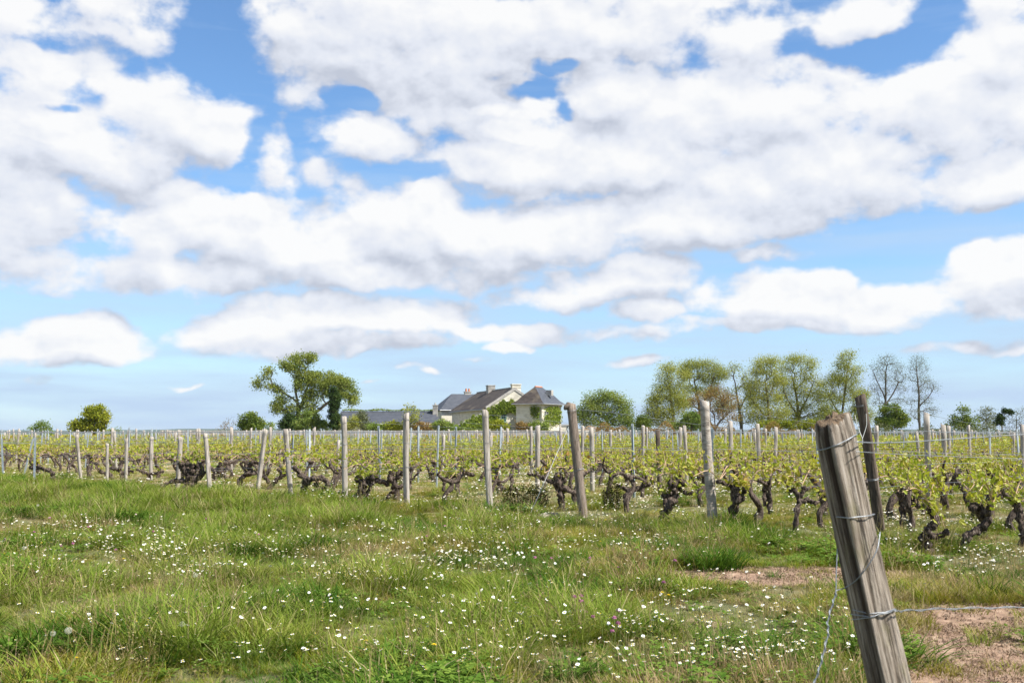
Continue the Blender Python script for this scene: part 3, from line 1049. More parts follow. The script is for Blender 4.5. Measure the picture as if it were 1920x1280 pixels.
def build_barn():
    x0, x1 = at(634, 780, 160)[0], at(822, 780, 160)[0]
    y0 = 160.0
    root = thing('long_barn', (x0, y0, 0), 'long low stone barn with grey slate roof and ivy ridge', 'building')
    ln = x1 - x0; dp = 8.0; ze, zr = 2.75, 4.75
    mb = MB(); prism(mb, [(0, 0), (ln, 0), (ln, dp), (0, dp)], (0, ze))
    mb.add([(0, 0, ze), (0, dp, ze), (0, dp / 2, zr - .15), (.3, 0, ze), (.3, dp, ze), (.3, dp / 2, zr - .15)], [(0, 2, 1), (3, 4, 5), (0, 3, 5, 2), (2, 5, 4, 1), (0, 1, 4, 3)])
    mb.build('wall', M['stone'], root)
    rf = MB()
    a = [(-.2, -.45, ze - .12), (ln + .2, -.45, ze - .12), (ln - .9, dp / 2, zr), (-.2, dp / 2, zr)]
    b = [(-.2, dp + .45, ze - .12), (ln + .2, dp + .45, ze - .12), (ln - .9, dp / 2 + .01, zr - .004), (-.2, dp / 2 + .01, zr - .004)]
    slab(rf, a, .12); slab(rf, b, .12)
    slab(rf, [(ln + .21, -.44, ze - .13), (ln + .21, dp + .44, ze - .13), (ln - .89, dp / 2, zr - .01)], .1)
    rb = rf.build('roof', M['slate'], root)
    g = MB(); tube(g, [(-.2, -.52, ze - .15), (ln + .1, -.52, ze - .15)], .07, 6); g.build('gutter', M['white_paint'], rb)
    ch = chimney(root, (ln - .75, dp / 2 - .9, 0), .75, .7, zr - .9, zr + .85, 0, M['stone_grey'])
    pm = MB(); tube(pm, [(ln - .75, dp / 2 - .9, zr + 1.0), (ln - .75, dp / 2 - .9, zr + 1.3)], .14, 8); pm.build('chimney_pot', M['stone_grey'], ch)
    r = np.random.default_rng(4)
    n = 1500
    uu = r.uniform(0, ln - 1.0, n)
    C = np.stack([uu, dp / 2 + r.normal(0, .18, n), zr + .08 + np.abs(r.normal(0, .11, n)) * (1 + .6 * np.sin(uu * 1.3))], 1)
    iv = MB(); leaf_cloud(iv, C, .22, r.normal(.7, .2, n), r=r)
    o = iv.build('ivy', M['ivy']); o.location = (x0, y0, 0)
    tag(o, 'narrow strip of ivy along the barn ridge', 'ivy', 'ivy on the manor')
    # little slate-roofed shed under the big tree
    p = at(581, 806, 146)
    s = thing('garden_shed', (p[0], 146, 0), 'tiny slate roof of a shed peeping over the wall under the tree', 'shed')
    m = MB(); prism(m, [(0, 0), (1.2, 0), (1.2, 1.6), (0, 1.6)], (0, 1.35)); m.build('wall', M['stone_grey'], s)
    m = MB(); slab(m, [(-.15, -.15, 1.3), (1.35, -.15, 1.3), (1.15, .9, 2.05), (.35, .9, 2.05)], .08); slab(m, [(-.15, 1.75, 1.3), (1.35, 1.75, 1.3), (1.15, .91, 2.04), (.35, .91, 2.04)], .08)
    m.build('roof', M['slate'], s)


build_barn()


def build_walls():
    # boundary wall at the far end of the vines, slightly uneven top, coping stones
    r = random.Random(5)
    xa, xb, Y = at(300, 810, 124)[0], at(1062, 810, 124)[0], 124.0
    root = thing('boundary_wall', (xa, Y, 0), 'long low grey stone wall at the far end of the vines', 'wall')
    n = int((xb - xa) / 1.0); V = []; fs = []
    for i in range(n + 1):
        x = (xb - xa) * i / n; h = 1.38 + .05 * math.sin(i * .7) + r.uniform(-.04, .04)
        V += [(x, 0, 0), (x, 0, h), (x, .5, h), (x, .5, 0)]
    for i in range(n):
        a = 4 * i
        fs += [(a, a + 4, a + 5, a + 1), (a + 1, a + 5, a + 6, a + 2), (a + 2, a + 6, a + 7, a + 3)]
    fs += [(0, 1, 2, 3), (4 * n + 3, 4 * n + 2, 4 * n + 1, 4 * n)]
    m = MB(); m.add(V, fs); m.build('masonry', M['rubble'], root)
    sh = MB(); x = 0.0
    while x < xb - xa - 1:
        w = r.uniform(.9, 1.5)
        sh.box((x + w / 2, .25, 1.46 + r.uniform(-.03, .03)), (w - .03, .62, .12))
        x += w
    c = sh.build('coping', M['stone_grey'], root)
    # ruined outbuilding wall right of the pavilion, with a heap of tiles on it
    p = at(1052, 812, 132)
    ru = thing('ruined_wall', (p[0], 132, 0), 'broken pale stone wall between pavilion and leaning bark post', 'wall')
    m = MB()
    prof = [(0, 2.15), (1.2, 2.2), (1.9, 1.75), (3.0, 1.6), (4.6, 1.55), (6.2, 1.25), (7.0, 1.3)]
    V = []; fs = []
    for x, h in prof:
        V += [(x, 0, 0), (x, 0, h), (x, .6, h), (x, .6, 0)]
    for i in range(len(prof) - 1):
        a = 4 * i
        fs += [(a, a + 4, a + 5, a + 1), (a + 1, a + 5, a + 6, a + 2), (a + 2, a + 6, a + 7, a + 3)]
    fs += [(0, 1, 2, 3), tuple(4 * len(prof) - 1 - k for k in range(4))]
    m.add(V, fs); m.build('masonry', M['stone'], ru)
    m = MB(); m.box((.9, .3, 2.28), (2.3, .8, .14)); m.build('lintel', M['stone_grey'], ru)
    m = MB(); m.box((1.05, -.02, 1.75), (.55, .06, .7)); m.build('opening', M['glass'], ru)
    hp = thing('tile_heap', (p[0] + 4.0, 132.3, 1.5), 'heap of orange-tan roof tiles piled on the ruined wall', 'tiles')
    for k in range(46):
        m = MB()
        a = r.gauss(0, .95); z = max(0.03, .72 * math.exp(-(a / .9) ** 2) * r.uniform(.1, 1))
        m.box((a, r.uniform(-.25, .3), z), (.42, .26, .06), 0, r.uniform(-.6, .6))
        m.build('tile', M['tile'], hp)


build_walls()


# ================================================================== trees
M['tree_bark'] = solid_mat('tree_bark', [(.3, (.075, .060, .045)), (.6, (.17, .14, .105)), (.8, (.26, .22, .17))], (3, 3, 1), 1.5, .95, coord='World')
M['twig_bark'] = solid_mat('grey_twig_bark', [(.3, (.075, .062, .055)), (.6, (.13, .115, .10)), (.8, (.19, .17, .15))], (3, 3, 1), 1.5, .95, coord='World')
M['leaf_oak'] = leaf_mat('fresh_green_leaf', [(.0, (.075, .125, .025)), (.5, (.17, .225, .045)), (1., (.30, .33, .08))], .42)
M['leaf_light'] = leaf_mat('light_green_leaf', [(.0, (.11, .17, .04)), (.5, (.20, .27, .06)), (1., (.32, .35, .10))], .35)
M['leaf_locust'] = leaf_mat('olive_young_leaf', [(.0, (.19, .22, .05)), (.5, (.36, .385, .09)), (1., (.47, .46, .15))], .5)
M['leaf_brown'] = leaf_mat('bronze_young_leaf', [(.0, (.18, .11, .045)), (.5, (.30, .20, .08)), (1., (.36, .28, .10))], .35)
M['leaf_dark'] = leaf_mat('dark_evergreen_leaf', [(.0, (.016, .032, .012)), (.5, (.038, .066, .018)), (1., (.075, .11, .03))], .15)
M['leaf_yellow'] = leaf_mat('yellow_green_leaf', [(.0, (.14, .17, .02)), (.5, (.26, .29, .03)), (1., (.38, .38, .06))], .35)
M['leaf_grey'] = leaf_mat('grey_green_bud', [(.0, (.10, .12, .06)), (.5, (.17, .19, .10)), (1., (.25, .26, .15))], .3)

tree('spreading_tree', 'tall spreading tree with windswept green clumps left of the barn', 'tree', 150,
     [[(558, 812), (558, 780), (558, 755), (554, 728), (556, 702), (562, 688)], [(558, 778), (566, 755), (574, 735)], [(558, 785), (592, 772), (612, 757), (636, 742)], [(557, 752), (535, 738), (512, 726)]],
     [(577, 671, 17, 10), (545, 678, 21, 14), (556, 692, 22, 14), (570, 703, 18, 13), (502, 703, 12, 12), (486, 719, 9, 7), (513, 727, 13, 9), (570, 722, 20, 15), (588, 706, 13, 12),
      (608, 722, 24, 13), (632, 716, 20, 12), (648, 733, 20, 14), (661, 750, 10, 12), (524, 762, 15, 13), (532, 745, 15, 9), (548, 772, 13, 14), (590, 745, 20, 10), (628, 740, 20, 9), (580, 762, 14, 14), (615, 709, 20, 9), (643, 722, 20, 10), (656, 737, 14, 11), (598, 732, 20, 10)],
     500, M['leaf_oak'], M['tree_bark'], leaves=58, size=.26, spread=.42, trunk_r=.42, bf=.18, seed=11, tint=(.78, .2))
tree('cypress', 'dark narrow columnar cypress at the left end of the barn', 'tree', 142,
     [[(627, 812), (627, 775), (626, 730)]],
     [(627, 796, 9, 12), (627, 782, 9.5, 12), (626, 768, 9.5, 12), (626, 754, 8.5, 11), (625, 741, 7, 10), (625, 731, 4, 7), (632, 750, 4, 18)],
     240, M['leaf_dark'], M['tree_bark'], leaves=46, size=.22, spread=.20, trunk_r=.16, bf=.5, seed=12, tint=(.5, .25))
tree('leafy_bush', 'bright green bushes at the foot of the spreading tree', 'bush', 144,
     [[(575, 812), (577, 798), (578, 785)]], [(580, 783, 18, 14), (565, 795, 18, 11), (596, 796, 18, 9), (608, 798, 14, 8), (585, 800, 18, 7)], 150, M['leaf_light'], M['tree_bark'], leaves=44, size=.26, spread=.3, trunk_r=.1, seed=13, tint=(.4, .25), group='garden bushes')
tree('evergreen_bush', 'dark conical evergreen left under the spreading tree', 'bush', 147,
     [[(536, 812), (537, 795), (538, 782)]], [(536, 797, 14, 11), (540, 787, 9, 9), (550, 795, 12, 12)], 110, M['leaf_dark'], M['tree_bark'], leaves=50, size=.24, spread=.28, trunk_r=.1, seed=14, group='garden bushes')
tree('round_tree', 'small round green tree alone left of the spreading tree', 'tree', 140,
     [[(472, 812), (471, 800), (470, 788)]], [(466, 786, 14, 13), (482, 795, 14, 11), (458, 797, 10, 9), (472, 800, 20, 8)], 130, M['leaf_oak'], M['tree_bark'], leaves=50, size=.26, spread=.3, trunk_r=.12, seed=15, tint=(.35, .2))
tree('sapling', 'thin pale green sapling beside the round tree', 'tree', 140, [[(506, 812), (506, 803), (508, 796)]], [(505, 800, 6, 6), (509, 796, 4, 4)], 26, M['leaf_light'], M['twig_bark'], leaves=14, size=.2, spread=.25, trunk_r=.04, seed=16)
tree('bare_shrub', 'leafless twiggy shrub left of the round tree', 'shrub', 135, [[(428, 813), (427, 803), (426, 797)]], [(420, 798, 9, 8), (432, 793, 11, 12), (414, 804, 8, 5)], 130, M['leaf_brown'], M['twig_bark'], leaves=2, size=.14, spread=.2, trunk_r=.05, r_min=.012, seed=17)
tree('yellow_green_tree', 'dense yellow-green tree standing alone on the left horizon', 'tree', 118,
     [[(178, 812), (178, 800), (178, 785)]], [(180, 776, 22, 14), (168, 787, 13, 12), (192, 786, 14, 13), (178, 768, 16, 8), (176, 800, 26, 9), (150, 797, 16, 10), (143, 803, 12, 7)], 200, M['leaf_yellow'], M['tree_bark'], leaves=46, size=.24, spread=.26, trunk_r=.16, seed=18, tint=(.5, .28))
tree('small_tree', 'small thin green tree near the left edge of the horizon', 'tree', 125,
     [[(76, 814), (76, 804), (77, 796)]], [(76, 800, 14, 7), (80, 793, 7, 6), (62, 804, 8, 5), (90, 803, 8, 5)], 90, M['leaf_light'], M['twig_bark'], leaves=12, size=.2, spread=.26, trunk_r=.06, seed=19, tint=(.3, .2))
tree('weedy_shrub', 'wispy low shrub right of the yellow-green tree', 'shrub', 122, [[(212, 814), (212, 808), (212, 804)]], [(214, 807, 12, 4)], 30, M['leaf_light'], M['twig_bark'], leaves=10, size=.16, spread=.2, trunk_r=.03, seed=20)
# garden in front of the barn
for k, (lab, cat, X, Y, lobes, lm, n, lv, sd) in enumerate([
    ('olive-leaved bush in front of the barn beside the cypress', 'bush', 655, 142, [(652, 797, 12, 9), (664, 790, 10, 10)], 'leaf_locust', 80, 26, 31),
    ('dark pointed shrub rising before the barn roof', 'shrub', 681, 143, [(681, 792, 9, 10), (679, 781, 6, 10), (684, 800, 10, 7)], 'leaf_grey', 90, 30, 32),
    ('low green bush below the barn eave', 'bush', 700, 141, [(700, 801, 14, 6), (716, 803, 12, 5)], 'leaf_light', 70, 34, 33),
    ('bright green clipped bush at the middle of the barn', 'bush', 736, 141, [(735, 799, 16, 7), (748, 802, 10, 5)], 'leaf_yellow', 80, 36, 34),
    ('feathery half-bare shrub taller than the barn eave', 'shrub', 770, 140, [(770, 775, 15, 17), (778, 785, 12, 12), (764, 790, 14, 12)], 'leaf_locust', 170, 6, 35),
    ('brownish bush near the right end of the barn', 'bush', 795, 140, [(795, 800, 15, 7), (785, 802, 10, 5)], 'leaf_brown', 80, 34, 36),
    ('round bright green bush left of the ivy bank', 'bush', 829, 138, [(829, 797, 16, 10), (838, 802, 12, 7)], 'leaf_light', 110, 46, 37),
    ('green bush against the manor gable', 'bush', 935, 138, [(933, 798, 14, 10), (945, 803, 10, 7)], 'leaf_yellow', 90, 40, 38),
    ('rust-brown bush at the foot of the pavilion', 'bush', 981, 139, [(981, 801, 11, 7)], 'leaf_brown', 60, 44, 39),
    ('small green bush at the corner of the pavilion', 'bush', 1005, 138, [(1005, 798, 9, 9), (1018, 800, 8, 7)], 'leaf_light', 60, 36, 40)]):
    top = min(l[1] for l in lobes)
    tree('garden_bush', lab, cat, Y, [[(X, 813), (X, 804), (X, top + 4)]], lobes, n, M[lm], M['twig_bark'], leaves=lv, size=.24, spread=.27, trunk_r=.07, seed=sd, group='garden bushes')
tree('broad_tree', 'broad fresh green tree just right of the pavilion', 'tree', 150,
     [[(1140, 812), (1139, 785), (1136, 765), (1134, 750)], [(1139, 785), (1160, 765), (1170, 755)], [(1139, 788), (1112, 770), (1102, 760)]],
     [(1110, 748, 18, 12), (1130, 742, 18, 11), (1150, 746, 18, 10), (1166, 760, 18, 13), (1176, 780, 14, 16), (1100, 768, 17, 14), (1125, 765, 20, 14), (1150, 775, 18, 14), (1105, 788, 20, 13), (1165, 790, 22, 12), (1135, 792, 24, 11), (1090, 775, 10, 14), (1182, 792, 12, 10)],
     360, M['leaf_light'], M['tree_bark'], leaves=52, size=.23, spread=.46, trunk_r=.24, seed=41, tint=(.62, .25))
tree('small_dark_tree', 'small dark green tree in the gap before the tall row', 'tree', 146, [[(1206, 812), (1206, 800), (1206, 790)]], [(1206, 788, 10, 9), (1206, 798, 12, 7)], 70, M['leaf_oak'], M['tree_bark'], leaves=44, size=.24, spread=.26, trunk_r=.08, seed=42, tint=(.3, .2))
# the tall row on the right
GR = 'tall trees in a row on the right'
tree('locust_tree', 'first tall airy olive-green tree of the right row, spreading left', 'tree', 150,
     [[(1262, 812), (1261, 780), (1258, 750), (1254, 715)], [(1262, 790), (1240, 770), (1225, 755)]],
     [(1255, 690, 18, 10), (1247, 708, 16, 10), (1262, 722, 20, 11), (1238, 728, 14, 8), (1225, 752, 14, 8), (1255, 745, 24, 12), (1238, 770, 26, 11), (1270, 765, 16, 12), (1222, 775, 14, 9), (1250, 790, 28, 11), (1280, 705, 14, 9), (1235, 745, 16, 9), (1278, 745, 16, 12), (1218, 790, 14, 8)],
     480, M['leaf_locust'], M['tree_bark'], leaves=60, size=.17, spread=.52, trunk_r=.26, seed=51, group=GR, tint=(.5, .22))
tree('locust_tree', 'second tall tree of the right row with flat layered crown', 'tree', 154,
     [[(1316, 812), (1314, 780), (1308, 745), (1302, 715)], [(1312, 765), (1330, 735), (1338, 705)]],
     [(1295, 686, 20, 9), (1318, 683, 20, 8), (1338, 692, 16, 10), (1300, 704, 20, 9), (1325, 708, 20, 10), (1345, 712, 12, 9), (1290, 728, 16, 9), (1320, 735, 20, 10), (1340, 735, 14, 10), (1282, 698, 14, 9), (1352, 700, 12, 9), (1285, 755, 18, 12), (1355, 760, 16, 12)],
     440, M['leaf_locust'], M['tree_bark'], leaves=60, size=.17, spread=.52, trunk_r=.26, seed=52, group=GR, tint=(.42, .22))
tree('bronze_tree', 'bronze-brown rounded tree under the second tall tree', 'tree', 142,
     [[(1340, 812), (1340, 795), (1338, 775)], [(1340, 800), (1320, 780), (1308, 765)], [(1340, 800), (1362, 778), (1372, 765)]],
     [(1315, 750, 22, 14), (1345, 740, 22, 16), (1368, 755, 18, 16), (1330, 770, 30, 14), (1365, 782, 22, 12), (1315, 785, 18, 12)],
     420, M['leaf_brown'], M['twig_bark'], leaves=24, size=.16, spread=.42, trunk_r=.2, seed=53, group=GR, tint=(.5, .3), r_min=.02)
tree('locust_tree', 'sparse crooked tree with thin crown in the right row', 'tree', 152,
     [[(1392, 812), (1388, 780), (1382, 745), (1378, 715)], [(1386, 770), (1402, 740), (1408, 715)]],
     [(1380, 690, 16, 9), (1400, 705, 15, 9), (1366, 702, 12, 8), (1395, 725, 16, 9), (1370, 735, 14, 9), (1410, 740, 12, 10), (1390, 760, 22, 12), (1398, 785, 22, 12)],
     300, M['leaf_locust'], M['twig_bark'], leaves=16, size=.18, spread=.46, trunk_r=.24, seed=54, group=GR, r_min=.02, tint=(.4, .2))
tree('locust_tree', 'full olive-green tree in the middle of the right row', 'tree', 148,
     [[(1440, 812), (1440, 780), (1438, 750), (1434, 715)], [(1440, 785), (1418, 760), (1408, 745)]],
     [(1430, 680, 16, 8), (1446, 676, 15, 7), (1420, 695, 16, 9), (1442, 695, 18, 9), (1432, 722, 22, 12), (1415, 745, 18, 12), (1445, 745, 20, 14), (1425, 770, 26, 13), (1440, 790, 26, 10), (1408, 720, 14, 9), (1460, 715, 14, 10), (1462, 770, 18, 13)],
     460, M['leaf_locust'], M['tree_bark'], leaves=60, size=.17, spread=.52, trunk_r=.26, seed=55, group=GR, tint=(.55, .22))
tree('locust_tree', 'broad olive tree of the right row with dead twigs on top', 'tree', 150,
     [[(1498, 812), (1497, 780), (1494, 745), (1488, 710)], [(1497, 775), (1515, 745), (1525, 715)], [(1497, 780), (1475, 750), (1468, 730)]],
     [(1480, 678, 16, 9), (1496, 674, 14, 8), (1470, 695, 16, 9), (1500, 695, 18, 10), (1520, 710, 14, 10), (1485, 718, 22, 12), (1510, 735, 20, 12), (1470, 745, 18, 14), (1530, 745, 14, 14), (1495, 765, 26, 14), (1478, 785, 22, 10), (1520, 785, 22, 12), (1520, 682, 12, 12), (1458, 715, 14, 9), (1540, 725, 12, 11), (1545, 770, 16, 14)],
     540, M['leaf_locust'], M['tree_bark'], leaves=56, size=.17, spread=.52, trunk_r=.3, seed=56, group=GR, tint=(.45, .25), bare_lobes=(12,))
tree('locust_tree', 'tallest pointed tree of the right row above the grey foreground post', 'tree', 146,
     [[(1580, 812), (1578, 790), (1582, 755), (1586, 715), (1588, 690)], [(1578, 785), (1562, 755), (1555, 740)], [(1580, 790), (1605, 765), (1612, 755)]],
     [(1590, 668, 16, 9), (1582, 684, 16, 9), (1600, 695, 14, 10), (1572, 702, 16, 10), (1558, 718, 14, 10), (1590, 718, 20, 11), (1565, 745, 18, 13), (1600, 742, 22, 12), (1612, 765, 18, 12), (1585, 780, 28, 12), (1555, 775, 18, 14), (1615, 740, 14, 11), (1545, 740, 12, 10), (1622, 780, 16, 12)],
     480, M['leaf_locust'], M['tree_bark'], leaves=56, size=.17, spread=.52, trunk_r=.26, seed=57, group=GR, tint=(.45, .22))
tree('bare_tree', 'grey half-bare tree right of the tallest, ivy bush below', 'tree', 146,
     [[(1660, 812), (1660, 770), (1660, 740), (1661, 700), (1664, 680)], [(1660, 760), (1675, 735), (1684, 715)], [(1660, 745), (1644, 715), (1638, 695)]],
     [(1662, 675, 18, 11), (1645, 688, 14, 10), (1680, 690, 16, 12), (1690, 708, 13, 10), (1650, 705, 16, 10), (1672, 715, 16, 12), (1640, 725, 10, 10), (1690, 730, 12, 10), (1655, 735, 16, 10), (1645, 755, 12, 10), (1685, 752, 16, 8)],
     900, M['leaf_grey'], M['twig_bark'], leaves=7, size=.12, spread=.4, trunk_r=.2, bf=.25, seed=58, group=GR, r_min=.014)
tree('bare_tree', 'thin grey half-bare tree at the right end of the row', 'tree', 147,
     [[(1726, 812), (1725, 775), (1722, 740), (1718, 705), (1720, 680)], [(1724, 760), (1740, 745), (1750, 728)]],
     [(1720, 676, 17, 9), (1712, 690, 11, 9), (1730, 692, 12, 9), (1716, 708, 13, 10), (1735, 712, 11, 9), (1742, 720, 12, 9), (1752, 728, 9, 8), (1722, 728, 14, 10), (1705, 752, 12, 8), (1735, 748, 14, 12), (1745, 770, 14, 12), (1715, 775, 14, 12)],
     850, M['leaf_grey'], M['twig_bark'], leaves=7, size=.12, spread=.4, trunk_r=.19, bf=.25, seed=59, group=GR, r_min=.014)
tree('evergreen_bush', 'dark green rounded bush under the half-bare tree', 'bush', 138, [[(1672, 812), (1672, 795), (1672, 778)]], [(1670, 772, 20, 14), (1684, 785, 20, 12), (1658, 788, 16, 11), (1672, 795, 28, 8)], 150, M['leaf_oak'], M['tree_bark'], leaves=50, size=.26, spread=.3, trunk_r=.12, seed=60, tint=(.4, .25))
tree('dark_bush', 'green bush left of the foreground post under the tall trees', 'bush', 138, [[(1520, 812), (1520, 800), (1520, 790)]], [(1440, 796, 20, 7), (1470, 796, 20, 8), (1520, 795, 20, 8), (1495, 798, 22, 7)], 110, M['leaf_yellow'], M['tree_bark'], leaves=40, size=.26, spread=.3, trunk_r=.1, seed=61, tint=(.3, .2))
tree('dark_bush', 'fresh green bush beside the white-grey round post', 'bush', 136, [[(1296, 812), (1296, 802), (1296, 790)]], [(1296, 785, 16, 11), (1284, 797, 18, 7), (1310, 797, 14, 7)], 110, M['leaf_light'], M['tree_bark'], leaves=42, size=.26, spread=.3, trunk_r=.1, seed=62, tint=(.35, .2))
tree('hedge_shrub', 'low green shrub right of the half-bare trees', 'shrub', 132, [[(1805, 814), (1806, 795), (1807, 780)]], [(1806, 772, 10, 10), (1800, 786, 18, 10), (1820, 788, 16, 9), (1790, 797, 18, 8), (1815, 798, 24, 7)], 170, M['leaf_oak'], M['twig_bark'], leaves=18, size=.24, spread=.3, trunk_r=.09, seed=63, tint=(.45, .2))
tree('hedge_shrub', 'pale thin shrub near the right edge', 'shrub', 134, [[(1850, 814), (1850, 795), (1851, 778)]], [(1850, 772, 12, 9), (1842, 785, 10, 9), (1860, 785, 12, 10), (1850, 798, 18, 7)], 170, M['leaf_grey'], M['twig_bark'], leaves=9, size=.2, spread=.3, trunk_r=.07, seed=64, r_min=.018)
tree('dark_pine', 'small dark twisted conifer at the right edge', 'tree', 130, [[(1880, 814), (1879, 795), (1882, 778)], [(1880, 790), (1892, 778)]], [(1876, 782, 7, 6), (1892, 772, 8, 4), (1884, 770, 5, 4), (1872, 792, 8, 6)], 80, M['leaf_dark'], M['tree_bark'], leaves=40, size=.18, spread=.16, trunk_r=.09, seed=65)
tree('bare_shrub', 'leafless grey thicket filling the right edge of the horizon', 'shrub', 138, [[(1905, 814), (1905, 800), (1904, 785)]], [(1900, 782, 16, 12), (1918, 788, 14, 14), (1895, 797, 22, 9), (1915, 770, 10, 8)], 280, M['leaf_grey'], M['twig_bark'], leaves=2, size=.16, spread=.25, trunk_r=.07, seed=66, r_min=.018)


def build_hedge(name, label, px0, px1, Y, h, seed, lm, cnt, tint):
    r = np.random.default_rng(seed)
    x0, x1 = at(px0, 810, Y)[0], at(px1, 810, Y)[0]
    root = thing(name, ((x0 + x1) / 2, Y, 0), label, 'hedge')
    xs = r.uniform(x0, x1, cnt)
    hh = h * (.75 + .25 * np.sin(xs * .9 + seed) + .18 * np.sin(xs * 2.3))
    C = np.stack([xs - (x0 + x1) / 2, r.normal(0, .6, cnt), .05 + hh * np.sqrt(r.uniform(0, 1, cnt))], 1)
    mb = MB(); leaf_cloud(mb, C, .20, r.normal(tint, .25, cnt), r=r)
    mb.build('foliage', M[lm], root)['kind'] = 'stuff'
    st = MB(); rnd = random.Random(seed)
    for k in range(int((x1 - x0) * 5)):
        x = rnd.uniform(x0, x1) - (x0 + x1) / 2; y = rnd.uniform(-.5, .5); l = rnd.uniform(.5, 1.15) * h
        tube(st, [(x, y, 0), (x + rnd.uniform(-.3, .3), y + rnd.uniform(-.2, .2), l * .6), (x + rnd.uniform(-.6, .6), y + rnd.uniform(-.3, .3), l)], [.02, .015, .01], 3, cap=False)
    st.build('stems', M['twig_bark'], root)['kind'] = 'stuff'


build_hedge('bramble_hedge', 'low brownish bramble hedge beneath the tall right-hand trees', 1115, 1560, 128, 2.3, 3, 'leaf_brown', 7500, .35)
build_hedge('bramble_hedge', 'low green-brown hedge at the far right behind the vines', 1560, 1960, 127, 2.2, 4, 'leaf_grey', 6500, .35)
build_hedge('rough_hedge', 'low scrubby growth along the left horizon', -40, 330, 128, 1.05, 5, 'leaf_light', 3600, .35)

# ================================================================== the vineyard
HL = np.array([-.74, .68]); HL /= np.linalg.norm(HL)      # along the line of row ends, towards the far left
RW = np.array([.68, .74]); RW /= np.linalg.norm(RW)       # along the rows, away to the right


def vine_leaf_shape():
    """palmate leaf, five lobes, about one unit long, slightly cupped"""
    ang = [-150, -118, -92, -62, -38, -14, 0, 14, 38, 62, 92, 118, 150]
    rad = [.34, .50, .40, .66, .52, .84, 1.0, .84, .52, .66, .40, .50, .34]
    v = [(0, 0, 0)]
    for a, q in zip(ang, rad):
        a = R(a)
        v.append((q * .62 * math.sin(a), .28 + q * .66 * math.cos(a), -.12 * q * q + (.06 if q < .55 else 0)))
    return np.array(v), [(0, i, i + 1) for i in range(1, 13)]


LV, LF = vine_leaf_shape()


def add_leaves(mb, pts, size, r, tints, simple=False):
    pts = np.asarray(pts); n = len(pts)
    if n == 0:
        return
    if simple:
        leaf_cloud(mb, pts, size * 1.1, tints, r=r, asp=.95, up=.7)
        return
    nrm = r.normal(size=(n, 3)) * .75 + [0.15, -.25, .75]
    nrm /= np.linalg.norm(nrm, axis=1)[:, None]
    q = r.normal(size=(n, 3)) + [0, 0, -.5]
    u = np.cross(nrm, q); u /= np.linalg.norm(u, axis=1)[:, None]
    w = np.cross(nrm, u)
    s = size * r.uniform(.55, 1.25, n)
    V = pts[:, None] + s[:, None, None] * (LV[None, :, 0:1] * u[:, None] + LV[None, :, 1:2] * w[:, None] + LV[None, :, 2:3] * nrm[:, None])
    k = len(LV)
    fs = [(a + i * k, b + i * k, c + i * k) for i in range(n) for a, b, c in LF]
    mb.add(V.reshape(-1, 3), fs, 0, np.repeat(tints, k))


def shoots(mbl, mbc, origins, r, rnd, n_leaf=(5, 9), length=(.10, .30), lsize=.075, simple=False):
    """young leafy shoots rising from the given points"""
    P = []; T = []
    for o in origins:
        o = np.asarray(o)
        L = rnd.uniform(*length)
        d = np.array([rnd.gauss(0, .38), rnd.gauss(0, .38), 1.0]); d /= np.linalg.norm(d)
        tip = o + d * L
        mid = o + d * L * .5 + np.array([rnd.gauss(0, .02), rnd.gauss(0, .02), 0])
        if mbc is not None:
            tube(mbc, [o, mid, tip], [.004, .0035, .002], 3, cap=False)
        k = rnd.randint(*n_leaf)
        base = rnd.gauss(.58, .16)
        for j in range(k):
            f = (j + .6) / k
            P.append(o + (tip - o) * f + np.array([rnd.gauss(0, .045), rnd.gauss(0, .045), rnd.gauss(0, .025)]))
            T.append(base - (.45 if f > .85 and rnd.random() < .6 else 0) + rnd.gauss(0, .12))
    add_leaves(mbl, P, lsize, r, np.clip(T, 0, 1), simple)


